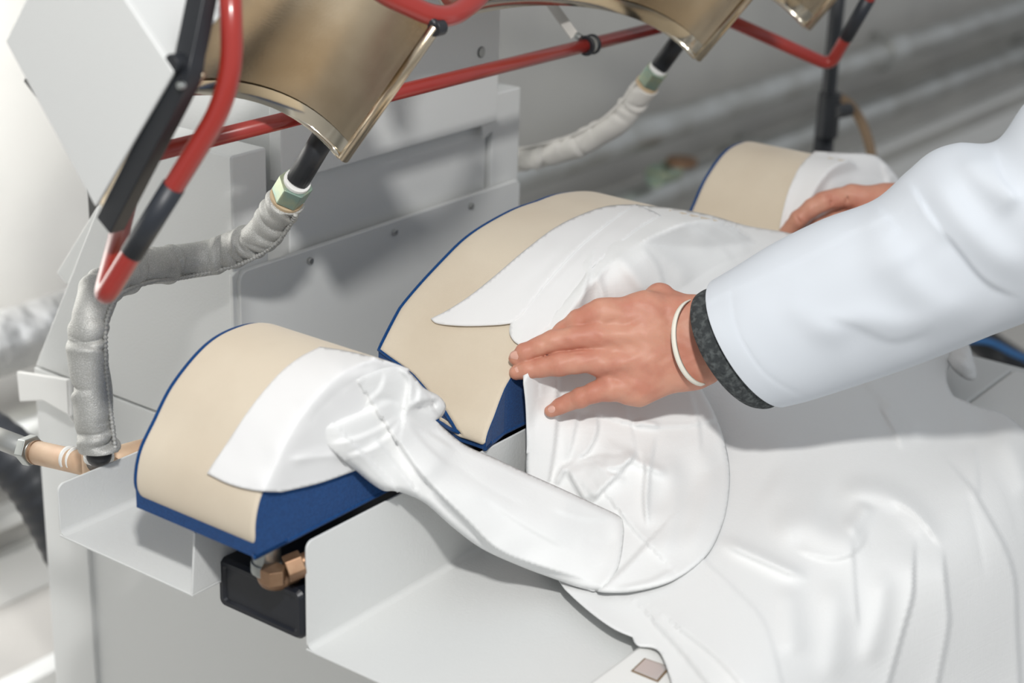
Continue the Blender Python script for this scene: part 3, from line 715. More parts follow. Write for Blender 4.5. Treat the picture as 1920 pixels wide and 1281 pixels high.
# ---- shirt body
def amp(fs, k): return [(f[0], f[1], f[2]*k)+tuple(f[3:]) for f in fs]
bo = [(957, 606, 1), (956, 625), (964, 640), (979, 650, 1), (980, 700), (986, 760), (988, 830), (988, 900), (1000, 1000), (1048, 1088), (1070, 1115), (1110, 1150), (1150, 1178), (1186, 1194, 1), (1196, 1210), (1236, 1222), (1262, 1290, 1), (1270, 1350, 1), (1600, 1370), (1985, 1370, 1), (1985, 860), (1920, 805), (1881, 775), (1830, 760), (1788, 743, 1), (1775, 712), (1783, 678), (1790, 640, 1), (1720, 560), (1600, 470), (1466, 434, 1), (1400, 423), (1330, 403), (1260, 390), (1190, 384, 1), (1120, 398), (1060, 430), (1010, 475), (975, 540)]
bc_ = [(957, 606, 1.772), (978, 648, 1.750), (1000, 560, 1.786), (1060, 430, 1.905), (1080, 405, 1.922), (1100, 500, 1.806), (1150, 385, 1.978), (1200, 450, 1.852), (1190, 384, 1.992), (1260, 392, 2.01), (1330, 404, 2.04), (1400, 424, 2.08), (1466, 436, 2.12),
 (1060, 640, 1.79), (1100, 700, 1.795), (1180, 620, 1.83), (1300, 520, 1.90), (1400, 520, 1.97), (983, 720, 1.760), (988, 860, 1.757), (1050, 800, 1.775), (1120, 850, 1.785), (1200, 760, 1.825),
 (1000, 1000, 1.735), (1060, 1090, 1.665), (1186, 1194, 1.572), (1262, 1285, 1.49), (1270, 1350, 1.44), (1130, 1000, 1.70), (1300, 800, 1.84), (1350, 900, 1.78), (1300, 1000, 1.69), (1300, 1150, 1.57), (1400, 1280, 1.46), (1500, 700, 1.94), (1500, 850, 1.83), (1500, 1000, 1.69), (1500, 1120, 1.60), (1550, 1300, 1.53),
 (1700, 700, 2.02), (1700, 900, 1.80), (1700, 1010, 1.70), (1700, 1120, 1.66), (1700, 1320, 1.655), (1850, 790, 1.99), (1900, 820, 1.93), (1900, 900, 1.85), (1900, 1000, 1.795), (1900, 1100, 1.78), (1960, 1340, 1.82), (1790, 650, 2.18), (1600, 470, 2.16), (1985, 860, 1.95)]
bf = [('s', [(1469, 1290), (1435, 1171), (1383, 1109), (1325, 1054)][::-1], 2.2, 60, 'n'),
 ('r', [(1340, 1010), (1417, 1042), (1470, 1068), (1520, 1088)], 7, 13), ('s', [(1345, 1016), (1417, 1050), (1522, 1092)][::-1], 4, 45),
 ('r', [(1440, 1010), (1500, 985), (1570, 1008), (1632, 1000)], 10, 32), ('r', [(1585, 1000), (1612, 975), (1628, 940)], 7, 18), ('s', [(1480, 1030), (1560, 1050), (1610, 1030), (1632, 985)][::-1], 4, 40),
 ('r', [(1560, 925), (1634, 921), (1692, 944), (1735, 990), (1762, 1028)], 9, 22), ('s', [(1660, 935), (1715, 968), (1766, 1030)], -5, 40),
 ('s', [(1716, 1000), (1714, 1060), (1712, 1116), (1696, 1178), (1665, 1290)], 10, 46, 's'),
 ('s', [(1768, 1020), (1772, 1070), (1778, 1130), (1779, 1178), (1758, 1290)], 9, 50, 's'),
 ('s', [(1755, 840), (1800, 890), (1836, 937), (1898, 1061), (1908, 1184), (1914, 1300)], 8, 90, 's'),
 ('s', [(1828, 830), (1834, 900), (1836, 945)], 4, 30), ('g', [(1848, 858), (1888, 930), (1915, 1020)], 1.6, 5), ('g', [(1858, 856), (1896, 926), (1922, 1010)], 1.2, 4),
 ('s', [(1598, 1000), (1604, 1102), (1612, 1185)], 4, 35), ('r', [(1475, 1090), (1482, 1160), (1490, 1240)], 5, 24), ('r', [(1560, 1080), (1565, 1180), (1555, 1290)], 5, 26), ('r', [(1655, 1060), (1650, 1150), (1620, 1260)], 5, 22),
 ('s', [(1280, 1184), (1349, 1240), (1400, 1300)][::-1], 5, 40, 'n'), ('s', [(1230, 1170), (1280, 1225), (1340, 1300)][::-1], 5, 36, 'n'), ('g', [(1062, 1112), (1110, 1160), (1180, 1196)], 1.0, 5, 'n'),
 ('r', [(1600, 690), (1660, 745), (1745, 832)], 8, 13), ('s', [(1645, 750), (1680, 820), (1690, 850)][::-1], 6, 28), ('r', [(1760, 700), (1800, 770), (1830, 830)], 6, 20), ('r', [(1860, 800), (1905, 860), (1935, 940)], 6, 20), ('g', [(1800, 870), (1830, 990), (1850, 1100)], 1.5, 10),
 ('r', [(1340, 700), (1420, 800), (1500, 880)], 3, 40), ('r', [(1430, 900), (1500, 940), (1560, 960)], 4, 45),
 # yoke and shoulder
 ('s', [(1108, 505), (1095, 560), (1078, 640)], 6, 40, 'n'), ('s', [(1112, 502), (1060, 560), (1000, 625)], -4.5, 30, 'e'), ('r', [(1118, 505), (1130, 560), (1140, 620)], 4, 8), ('r', [(1150, 470), (1190, 520), (1220, 560)], 4, 14), ('r', [(1190, 440), (1260, 490), (1300, 540)], 4, 16), ('s', [(1200, 455), (1235, 500), (1250, 560)], 4, 30),
 ('s', [(1310, 405), (1370, 440), (1420, 480)], 4, 40), ('r', [(1370, 420), (1420, 445), (1470, 450)], 3, 14), ('g', [(1272, 546), (1330, 505), (1390, 480), (1450, 455)], 1.4, 4, 'n'), ('g', [(1310, 548), (1350, 520), (1420, 490)], 1.2, 4, 'n'), ('s', [(1290, 420), (1350, 460), (1385, 500)], 3, 25), ('r', [(1230, 400), (1290, 430), (1340, 480)], 2.5, 14)]
body = patch('shirt_body', bo, bc_, amp(bf, 1.7), 'shirt', SH, env=env_all(eC, eR, eRail, ePlate), step=5.2, thick=.0008, drop=(.003, 10), noise=(.0012, 150, 3))
# ---- front flap with the crumpled sleeve end and pocket
fo = [(980, 700, 1), (986, 760), (988, 830), (988, 900), (1020, 1000), (1048, 1090, 1), (1095, 1104), (1140, 1112), (1200, 1108), (1265, 1088), (1325, 1042), (1356, 980), (1368, 915), (1366, 860), (1350, 800), (1325, 745), (1290, 690), (1230, 640), (1150, 600), (1060, 620), (1000, 650)]
fc_ = [(980, 700, 1.755), (988, 830, 1.748), (988, 900, 1.745), (1020, 1000, 1.715), (1048, 1090, 1.66), (1140, 1112, 1.63), (1200, 1108, 1.63), (1265, 1088, 1.65), (1325, 1042, 1.685), (1356, 980, 1.735), (1368, 915, 1.78), (1350, 800, 1.82), (1290, 690, 1.85), (1200, 640, 1.83), (1060, 620, 1.785), (1060, 720, 1.775), (1060, 850, 1.765), (1160, 860, 1.755), (1160, 950, 1.715), (1240, 800, 1.79), (1250, 950, 1.73), (1200, 1030, 1.675), (1130, 740, 1.79)]
ff = [('s', [(1047, 700), (1046, 760), (1041, 830), (1030, 900)], 7, 60, 'n'), ('g', [(1010, 716), (1010, 742)], 2.2, 2.2, 'n'), ('g', [(1003, 700), (1004, 800), (1000, 900)], .5, 2, 'n'),
 ('s', [(1118, 768), (1120, 810), (1100, 850), (1064, 872)], 7, 34), ('s', [(1085, 770), (1075, 820), (1062, 872)], 5, 20), ('s', [(1062, 872), (1072, 900), (1086, 925), (1100, 950)][::-1], 8, 30), ('s', [(1196, 842), (1180, 868), (1150, 880), (1120, 876)], 6, 26), ('g', [(1064, 872), (1120, 862), (1180, 846)], 2.5, 4), ('g', [(1197, 842), (1208, 880), (1208, 940)], 2.5, 4), ('s', [(1045, 905), (1062, 872), (1110, 858), (1166, 852)], 6, 34), ('r', [(1062, 872), (1050, 890), (1042, 912)], 5, 6),
 ('s', [(1195, 843), (1170, 880), (1130, 920), (1105, 955)], 9, 40), ('s', [(1196, 840), (1208, 870), (1206, 930), (1214, 1000)][::-1], 9, 42), ('r', [(1165, 850), (1200, 868), (1255, 892)], 6, 9), ('s', [(1110, 860), (1150, 890), (1180, 896)], 5, 20),
 ('s', [(1175, 756), (1182, 792)], 2.2, 60, 'n'), ('s', [(1180, 795), (1215, 802), (1285, 800), (1330, 792)][::-1], 3.4, 50, 'n'), ('g', [(1183, 786), (1230, 793), (1300, 790)], .9, 2.5, 'n'), ('r', [(1188, 800), (1205, 792), (1240, 800)], 4, 5),
 ('s', [(1168, 968), (1190, 995), (1213, 1019)][::-1], 6, 40, 'n'), ('s', [(1130, 1100), (1170, 1065), (1213, 1019)], 8, 40, 'n'), ('r', [(1225, 850), (1260, 900), (1255, 1000), (1230, 1060)], 6, 22), ('r', [(1300, 820), (1330, 900), (1310, 990), (1270, 1050)], 6, 24), ('s', [(1290, 720), (1310, 790), (1315, 860)], 3, 30), ('s', [(1230, 810), (1218, 900), (1214, 1000)], 5, 25), ('s', [(1270, 1060), (1220, 1088), (1150, 1104)][::-1], 4, 26)]
fb_ = tps(bc_); ff_ = tps(fc_)
front_d = lambda x, y: float(min(ff_(np.array([[x, y]]))[0], fb_(np.array([[x, y]]))[0]-.009))
patch('shirt_front', fo, sampled(fo, front_d, 30), amp(ff, 1.5), 'shirt', SH, env=env_all(eC, eRail, ePlate), step=4.5, thick=.0008, drop=(.006, 9), noise=(.0012, 90, 8))
# pearly button loop line and button
# ---- collar stand, collar leaf
so_ = [(957, 604, 1), (955, 624), (963, 639), (980, 650, 1), (1012, 628), (1050, 590), (1082, 545), (1104, 508), (1140, 476), (1195, 430), (1240, 404, 1), (1215, 392), (1180, 386), (1100, 440), (1030, 515), (985, 570)]
patch('collar_stand', so_, [(x, y, d-.004) for x, y, d in sampled(so_, fcol, 24)], env=eC, folds= [('g', [(966, 634), (1000, 612), (1050, 560), (1092, 508), (1150, 458)], .5, 2, 'n'), ('g', [(977, 622), (985, 612)], 1.8, 1.6, 'n'), ('s', [(990, 575), (1060, 505), (1130, 440), (1200, 398)], 1.2, 20, 'n')], m='shirt2', parent=SH, step=4.5, thick=.001, drop=(.0015, 6))
co_ = [(808, 597, 1), (838, 582), (880, 555), (930, 515), (985, 468), (1040, 427), (1090, 402), (1140, 386), (1195, 383, 1), (1165, 402), (1100, 452), (1045, 508), (1000, 562), (978, 590), (957, 606, 1), (930, 609), (880, 611), (838, 609), (816, 605)]
def inset(pts, k):
    c = np.mean([p[:2] for p in pts], 0); return [(p[0]+(c[0]-p[0])*k, p[1]+(c[1]-p[1])*k) for p in pts]
patch('collar', co_, [(x, y, d-.0065) for x, y, d in sampled(co_, fcol, 24)], env=eC, folds= [('g', [(822, 598), (850, 585), (892, 556), (940, 517), (993, 471), (1046, 432), (1095, 408), (1150, 393)], .45, 2, 'n'), ('g', [(822, 598), (870, 604), (950, 600)], .45, 2, 'n'), ('r', [(900, 590), (1000, 500), (1100, 425)], .8, 14), ('r', [(1000, 545), (1080, 462), (1160, 400)], 1, 6)], m='shirt2', parent=SH, step=4.5, thick=.0014, drop=(.0022, 6), label='starched white point collar with stitched edge')
# ---- left cuff and sleeve
cu = [(388, 888, 1), (430, 908), (478, 920), (528, 923, 1), (600, 906), (668, 882, 1), (690, 850), (720, 800), (760, 740), (768, 692, 1), (735, 680), (690, 667), (640, 656), (600, 650, 1), (560, 671), (520, 704), (470, 764), (422, 836), (400, 868)]
patch('cuff', cu, [(x, y, d-.0045) for x, y, d in sampled(cu, fcuffL, 30)], env=eL, folds= [('g', [(585, 790), (600, 768), (650, 724), (700, 699), (745, 688)], 1.0, 4, 'n'), ('g', [(404, 886), (470, 908), (530, 912), (600, 896)], .35, 2, 'n'), ('g', [(402, 880), (430, 838), (476, 770), (526, 712), (603, 661)], .3, 2, 'n'), ('r', [(540, 870), (600, 850), (660, 860)], 2, 10), ('s', [(535, 860), (590, 855), (640, 850)], 3, 18)], m='shirt2', parent=SH, step=4.5, thick=.0014, drop=(.001, 5), label='flat buttoned cuff with stitched edge')
sl_ = [(588, 792, 1), (600, 766), (650, 723), (700, 697), (735, 687), (758, 690), (778, 708), (796, 728), (822, 742), (836, 760), (830, 780), (816, 788, 1), (868, 832), (925, 858), (985, 886), (1050, 915), (1110, 943), (1155, 964), (1168, 974, 1), (1170, 1000), (1163, 1055), (1150, 1085), (1130, 1108, 1), (1090, 1103), (1048, 1089), (980, 1064), (905, 1030), (850, 990), (800, 946), (765, 928), (738, 921), (718, 920), (690, 902), (662, 878), (635, 856), (605, 828)]
slc = [(588, 792, 1.520), (600, 766, 1.53), (650, 723, 1.585), (700, 697, 1.607), (740, 688, 1.618), (778, 708, 1.632), (822, 742, 1.652), (836, 762, 1.66), (816, 788, 1.662), (868, 832, 1.66), (985, 886, 1.672), (1050, 915, 1.678), (1168, 974, 1.695), (1165, 1055, 1.655), (1130, 1108, 1.628), (1048, 1089, 1.635), (980, 1064, 1.635), (905, 1030, 1.625), (850, 990, 1.61), (765, 928, 1.59), (718, 920, 1.580), (662, 878, 1.552), (605, 828, 1.523), (640, 790, 1.530), (700, 760, 1.565), (720, 830, 1.575), (800, 870, 1.60), (900, 930, 1.622), (1000, 990, 1.64), (1090, 1030, 1.65)]
slf = [('s', [(746, 830), (780, 880), (813, 917), (875, 978), (933, 1033), (1012, 1064), (1129, 1097)][::-1], 15, 160, 's'), ('s', [(792, 905), (850, 965), (920, 1024), (985, 1060)][::-1], 7, 60), ('r', [(850, 880), (960, 950), (1090, 1010)], 4, 40), ('g', [(830, 850), (900, 905), (1000, 960)], 2.5, 16), ('s', [(900, 930), (980, 985), (1080, 1040)][::-1], 3, 30),
 ('s', [(668, 838), (703, 875), (741, 915)], 9, 34, 'n'), ('s', [(700, 815), (735, 860), (770, 905)], 7, 30, 's'), ('s', [(760, 785), (800, 835), (850, 880)], 6, 34),
 ('s', [(596, 806), (650, 788), (715, 760), (752, 752)], 4.5, 26), ('s', [(612, 832), (670, 820), (725, 795), (756, 770)], 5.5, 26), ('s', [(640, 856), (690, 842), (735, 810), (758, 774)], 5, 24), ('s', [(690, 700), (660, 735), (600, 775)], 3, 30), ('s', [(722, 692), (712, 730), (670, 765)][::-1], 4, 26),
 ('s', [(744, 688), (766, 716), (760, 766)][::-1], 11, 26, 'e'), ('s', [(772, 704), (786, 732), (778, 764)][::-1], 7, 12), ('s', [(828, 748), (795, 752), (765, 766)], 11, 14), ('s', [(826, 772), (790, 764), (758, 768)], 7, 8), ('s', [(752, 770), (790, 800), (860, 848)], 9, 40), ('g', [(775, 762), (800, 764), (822, 756)], 9, 5), ('g', [(700, 752), (728, 748), (752, 762)], 3, 6),
 ('s', [(1155, 970), (1100, 975), (1030, 955)], 3, 40), ('g', [(1090, 1010), (1130, 1020), (1160, 1015)], 1.2, 16)]
fs_ = tps(slc)
patch('sleeve', sl_, sampled(sl_, lambda x, y: float(min(fs_(np.array([[x, y]]))[0], front_d(x, y)-.010 if x > 1000 else 9)), 26), slf, 'shirt', SH, env=env_all(eL, ePlate, eRail), step=4.2, thick=.0008, drop=(.010, 12), noise=(.0012, 80, 5))
# ---- right cuff
rc_ = [(1528, 283, 1), (1575, 286), (1630, 289), (1652, 298), (1672, 318), (1692, 348), (1705, 385, 1), (1640, 425), (1560, 450), (1461, 436, 1), (1467, 402), (1479, 356), (1500, 312)]
patch('cuff', rc_, [(1528, 283, 2.285), (1500, 312, 2.232), (1480, 360, 2.200), (1462, 430, 2.182), (1560, 340, 2.225), (1600, 290, 2.30), (1652, 298, 2.33), (1692, 348, 2.36), (1705, 385, 2.365), (1600, 340, 2.265), (1640, 380, 2.31), (1560, 400, 2.235), (1560, 450, 2.245), (1640, 425, 2.32)], env=eR, folds= [('s', [(1590, 335), (1640, 335), (1690, 352)], 5, 20), ('s', [(1652, 300), (1660, 330), (1668, 350)][::-1], 7, 16), ('r', [(1600, 350), (1650, 352), (1690, 372)], 5, 8), ('r', [(1672, 322), (1670, 345), (1682, 362)], 4, 6)], m='shirt2', parent=SH, step=4.5, thick=.0014, drop=(.003, 8), label='other cuff lying on the far form')
wg = [(1790, 640, 1), (1814, 643), (1826, 674), (1832, 703), (1824, 714), (1806, 709), (1786, 692), (1776, 674, 1)]
patch('shirt_tail', wg, [(1790, 640, 2.14), (1826, 674, 2.10), (1824, 714, 2.08), (1786, 692, 2.11), (1776, 674, 2.13), (1806, 680, 2.085)], [('s', [(1786, 672), (1806, 676), (1824, 700)], 6, 14), ('r', [(1795, 655), (1815, 670), (1826, 700)], 5, 5)], 'shirt', SH, step=4, drop=(.006, 6))
# ================================================================= PERSON
PE = thing('person', 'person in a white coat over a charcoal knit sweater, both hands smoothing the shirt', 'person', (1.75, .30, .86))
def camp(px, py, d): return np.array([(px-CX)/F*d, -(py-CY)/F*d, -d])
def cone(Q, a_, ra, b_, rb, flat=1.):
    ab = b_-a_; l2 = ab@ab; t = np.clip(((Q-a_)@ab)/l2, 0, 1); return np.linalg.norm(Q-a_-t[..., None]*ab, axis=-1)-(ra+(rb-ra)*t)
def smin(a_, b_, k):
    h = np.clip(.5+.5*(b_-a_)/k, 0, 1); return b_*(1-h)+a_*h-k*h*(1-h)
def surface_nets(fn, lo, hi, h):
    n = [int(np.ceil((hi[i]-lo[i])/h))+1 for i in range(3)]
    ax = [lo[i]+h*np.arange(n[i]) for i in range(3)]
    D = np.empty(n, np.float32)
    for i in range(n[0]):
        Q = np.stack(np.meshgrid([ax[0][i]], ax[1], ax[2], indexing='ij'), -1)[0]; D[i] = fn(Q)
    s = D < 0; c = np.zeros([k-1 for k in n], int)
    for dx in (0, 1):
        for dy in (0, 1):
            for dz in (0, 1): c += s[dx:n[0]-1+dx, dy:n[1]-1+dy, dz:n[2]-1+dz]
    act = (c > 0) & (c < 8); idx = -np.ones(act.shape, int); A = np.argwhere(act); idx[act] = np.arange(len(A))
    acc = np.zeros((len(A), 3)); cnt = np.zeros(len(A)); cor = [(x, y, z) for x in (0, 1) for y in (0, 1) for z in (0, 1)]
    for i, p in enumerate(cor):
        for q_ in cor[i+1:]:
            if sum(abs(p[k]-q_[k]) for k in range(3)) != 1: continue
            d0 = D[A[:, 0]+p[0], A[:, 1]+p[1], A[:, 2]+p[2]]; d1 = D[A[:, 0]+q_[0], A[:, 1]+q_[1], A[:, 2]+q_[2]]
            m_ = (d0 < 0) != (d1 < 0); t = np.where(m_, d0/(d0-d1+1e-12), 0)[:, None]
            acc += np.where(m_[:, None], np.array(p)+(np.array(q_)-np.array(p))*t, 0); cnt += m_
    V = np.array(lo)+(A+acc/np.maximum(cnt, 1)[:, None])*h; Fq = []
    for a_ in range(3):
        b_, c2 = (a_+1) % 3, (a_+2) % 3
        sl0 = [slice(None)]*3; sl1 = [slice(None)]*3; sl0[a_] = slice(0, n[a_]-1); sl1[a_] = slice(1, n[a_])
        e = s[tuple(sl0)] != s[tuple(sl1)]; E = np.argwhere(e); E = E[(E[:, b_] > 0) & (E[:, c2] > 0) & (E[:, b_] < n[b_]-1) & (E[:, c2] < n[c2]-1)]
        def g_(db, dc):
            k = E.copy(); k[:, b_] += db; k[:, c2] += dc; return idx[k[:, 0], k[:, 1], k[:, 2]]
        q4_ = np.stack([g_(-1, -1), g_(0, -1), g_(0, 0), g_(-1, 0)], 1)
        ins = s[E[:, 0], E[:, 1], E[:, 2]]; q4_[~ins] = q4_[~ins][:, ::-1]; Fq.append(q4_)
    return V, np.vstack(Fq)
def chainf(pts): return [(camp(*p[:3]), p[3]) for p in pts]
def build_hand(fingers, palm, grooves, kp=.007, kf=.006, dorsal=()):
    FG = [chainf(f) for f in fingers]; PL = [tuple(chainf(p)) for p in palm]; GR = [tuple(chainf(p)) for p in grooves]; DO = [tuple(chainf(p)) for p in dorsal]
    allp = np.array([c for f in FG+PL for c, _ in f]); lo = allp.min(0)-.03; hi = allp.max(0)+.03
    def fn(Q):
        P_ = None
        for (a_, b_) in PL:
            d = cone(Q, a_[0], a_[1], b_[0], b_[1]); P_ = d if P_ is None else smin(P_, d, .016)
        fm = None
        for f in FG:
            d = None
            for (p, r), (q_, r2) in zip(f[:-1], f[1:]):
                e = cone(Q, p, r, q_, r2); d = e if d is None else smin(d, e, .0035)
            fm = d if fm is None else smin(fm, d, .0012)
        r = smin(P_, fm, kf)
        for (a_, b_) in DO: r = smin(r, cone(Q, a_[0], a_[1], b_[0], b_[1]), .006)
        for (a_, b_) in GR:
            d = cone(Q, a_[0], a_[1], b_[0], b_[1]); r = -smin(-r, d, .0012)
        return r+.00035*np.sin(Q[..., 0]*310+2*np.sin(Q[..., 1]*170))*np.sin(Q[..., 1]*260)
    V, Fq = surface_nets(fn, lo, hi, .00125)
    return CAM+V@RM.T, Fq
L_f = [
 [(960.5+7, 671+1, 1.734, .0072), (983, 661, 1.732, .0088), (1010, 650, 1.731, .0095), (1038, 640, 1.730, .0112), (1075, 634, 1.728, .0112), (1115, 629, 1.728, .0122)],
 [(969, 699, 1.734, .0076), (988, 694, 1.731, .0088), (1015, 689, 1.730, .0096), (1050, 683, 1.727, .0117), (1085, 678, 1.727, .0115), (1120, 677, 1.727, .0120)],
 [(1033, 771, 1.748, .0066), (1050, 762, 1.746, .0076), (1068, 754, 1.744, .0085), (1088, 746, 1.740, .0098), (1112, 737, 1.737, .0100), (1140, 730, 1.735, .0115)],
 [(1038, 636, 1.752, .009), (1058, 622, 1.746, .0100), (1084, 603, 1.738, .0114), (1108, 591, 1.734, .0114), (1132, 582, 1.733, .0118)],
 [(1165, 600, 1.79, .009), (1195, 580, 1.785, .0105), (1237, 557, 1.762, .0138), (1270, 580, 1.756, .0150)]]
L_p = [[(1128, 584, 1.733, .0122), (1210, 580, 1.742, .0150)], [(1210, 580, 1.742, .0150), (1292, 592, 1.745, .0165)], [(1118, 630, 1.731, .0125), (1210, 630, 1.736, .0155)], [(1210, 630, 1.736, .0155), (1300, 640, 1.742, .0190)],
 [(1124, 682, 1.731, .0125), (1210, 680, 1.736, .0150)], [(1210, 680, 1.736, .0150), (1300, 680, 1.742, .0190)], [(1145, 730, 1.738, .0115), (1195, 728, 1.742, .0150)], [(1195, 728, 1.742, .0150), (1300, 693, 1.746, .0180)],
 [(1292, 600, 1.745, .0185), (1420, 570, 1.730, .0235)], [(1300, 682, 1.745, .0190), (1440, 640, 1.730, .0250)], [(1300, 640, 1.742, .0200), (1430, 605, 1.728, .0260)],
 [(1236, 566, 1.762, .0120), (1290, 600, 1.750, .0175)], [(1160, 640, 1.752, .010), (1250, 660, 1.756, .014)]]
L_g = [[(1108, 586, 1.721, .0006), (1104, 606, 1.722, .0006)], [(1098, 661, 1.718, .0012), (1060, 664, 1.718, .0008)], [(1258, 740, 1.722, .0005), (1300, 700, 1.718, .0004)]]
L_d = [[(1130, 630, 1.722, .0060), (1230, 626, 1.726, .0045)], [(1134, 588, 1.726, .006), (1230, 596, 1.730, .0045)], [(1134, 684, 1.722, .0058), (1230, 668, 1.726, .0045)], [(1150, 732, 1.730, .006), (1230, 706, 1.730, .0045)]]
VL, FL = build_hand(L_f, L_p, L_g, dorsal=L_d)
D2 = 2.165
R_f = [
 [(1473, 440, D2+.01, .0095), (1497, 411, D2, .0106), (1522, 390, D2-.004, .0110), (1543, 378, D2-.006, .0120), (1566, 372, D2-.004, .0118), (1598, 366, D2, .0126)],
 [(1510, 445, D2+.03, .0090), (1535, 425, D2+.022, .0098), (1565, 408, D2+.02, .0105), (1600, 392, D2+.02, .0115)],
 [(1530, 450, D2+.05, .0090), (1560, 432, D2+.045, .0100), (1600, 410, D2+.04, .0110)],
 [(1555, 458, D2+.07, .0080), (1580, 440, D2+.06, .0090), (1610, 420, D2+.05, .0100)],
 [(1560, 430, D2-.01, .010), (1600, 420, D2-.012, .0115), (1640, 400, D2-.006, .0145)]]
R_p = [[(1598, 366, D2, .0130), (1660, 374, D2-.01, .0165)], [(1600, 392, D2+.015, .0125), (1665, 385, D2, .0180)], [(1605, 408, D2+.035, .0120), (1670, 400, D2+.01, .0180)], [(1640, 400, D2-.004, .0140), (1680, 390, D2-.01, .0190)], [(1665, 378, D2-.006, .0180), (1790, 380, D2-.05, .0240)], [(1670, 395, D2, .0190), (1800, 400, D2-.05, .0250)]]
def gr(x0, y0, x1, y1, d=D2): return [(1400+x0/6, 300+y0/6, d-.0108, .0016), (1400+x1/6, 300+y1/6, d-.0108, .0016)]
R_g = [gr(560, 640, 615, 720), gr(725, 490, 790, 610, D2-.006), gr(950, 470, 985, 610, D2-.005), gr(1125, 400, 1140, 560, D2-.001)]
VR, FR = build_hand(R_f, R_p, R_g)
# arms, shoulders and chest inside the coat, joined to the hands in the same mesh
def loft_raw(P, R, seg=16):
    P = np.asarray(P, float); T, U, B = frames(P); th = np.linspace(0, 2*np.pi, seg, endpoint=False); n = len(P)
    V = (P[:, None]+np.asarray(R)[:, None, None]*(U[:, None]*np.cos(th)[None, :, None]+B[:, None]*np.sin(th)[None, :, None])).reshape(-1, 3)
    Q = [(i*seg+j, i*seg+(j+1) % seg, (i+1)*seg+(j+1) % seg, (i+1)*seg+j) for i in range(n-1) for j in range(seg)]+[tuple(reversed(range(seg))), tuple(range((n-1)*seg, n*seg))]
    return V, Q
wl_ = at(1400, 610, 1.735); el_ = at(1960, 400, 1.60); shl = np.array([1.72, .20, 1.40]); wr_ = at(1770, 390, 2.08); er_ = np.array([2.22, .62, 1.10]); shr = np.array([2.12, .20, 1.40])
arm = catmull([wl_, el_*.5+wl_*.5, el_, (el_+shl)/2+[.02, 0, 0], shl, (shl+shr)/2+[0, -.06, .0], shr, (shr+er_)/2, er_, (er_+wr_)/2, wr_], 6)
VA, QA = loft_raw(arm, np.interp(np.linspace(0, 1, len(arm)), [0, .1, .2, .4, .5, .6, .8, .9, 1], [.027, .036, .040, .050, .07, .050, .040, .036, .026]))
Vb = np.vstack([VL, VR, VA]); Fb = [tuple(f) for f in FL]+[tuple(f+len(VL)) for f in FR]+[tuple(np.array(f)+len(VL)+len(VR)) for f in QA]
pb_ = mesh('body', Vb, Fb, 'skin', PE, True)
sm = pb_.modifiers.new('smooth', 'SMOOTH'); sm.factor = .5; sm.iterations = 3
def nail(px, py, d, ang, w, l, tilt=(0, 0, 1)):
    c = at(px, py, d); ex = (RM@np.array([math.cos(ang), -math.sin(ang), 0])); ey = RM@np.array([math.sin(ang), math.cos(ang), 0]); ez = RM@np.array([0, 0, 1.])
    V = []; Q = []; n = 7
    for i in range(n):
        for j in range(n):
            u = -1+2*i/(n-1); v = -1+2*j/(n-1); u2 = u*math.sqrt(1-v*v/2); v2 = v*math.sqrt(1-u*u/2)
            V.append(c+ex*u2*l+ey*v2*w-ez*(.0028*v2*v2+.0012*u2*u2+tilt[0]*u2*l))
    Q = [(i*n+j, i*n+j+1, (i+1)*n+j+1, (i+1)*n+j) for i in range(n-1) for j in range(n-1)]
    o = mesh('nail', V, Q, 'nail', pb_, True); s_ = o.modifiers.new('s', 'SOLIDIFY'); s_.thickness = .0008; s_.offset = -1
nail(966, 668, 1.7265, math.radians(158)-math.pi, .0050, .0052, (-.45, 0)); nail(972.5, 697, 1.7258, math.radians(165)-math.pi, .0052, .0055, (-.35, 0)); nail(1035, 769, 1.7408, math.radians(150)-math.pi, .0040, .0045, (-.4, 0))
# loft of ellipses given in image pairs + depth
def rings_tube(name, R, m, parent, seg=64, folds=(), wav=0, label=None, n=6, thick=.0012):
    A = catmull([np.array([*r[0], *r[1], *r[2], r[3], r[4]], float) for r in R], n); V = []; th = np.linspace(0, 2*np.pi, seg, endpoint=False)
    px = np.zeros((len(A), seg, 2)); dd = np.zeros((len(A), seg)); 
    for i, a_ in enumerate(A):
        T, B, bl, d, rd = a_[:2], a_[2:4], a_[4:6], a_[6], a_[7]; c = (T+B)/2; hv = (T-B)/2
        px[i] = c+np.cos(th)[:, None]*hv+np.sin(th)[:, None]*bl; dd[i] = d-np.sin(th)*rd
    q = px.reshape(-1, 2); h = foldh(q, folds).reshape(dd.shape)*np.clip(np.sin(th)*1.6, 0, 1)[None]
    if wav: h = h+wav*vnoise(q, 120, 11).reshape(dd.shape)
    dd = dd-h; W_ = CAM+np.stack([(px[..., 0]-CX)/F, -(px[..., 1]-CY)/F, -np.ones(dd.shape)], -1)@RM.T*dd[..., None]
    V = W_.reshape(-1, 3); Q = [(i*seg+j, (i+1)*seg+j, (i+1)*seg+(j+1) % seg, i*seg+(j+1) % seg) for i in range(len(A)-1) for j in range(seg)]
    o = mesh(name, V, Q, m, parent, True, label); s_ = o.modifiers.new('s', 'SOLIDIFY'); s_.thickness = thick; s_.offset = 1
    return o
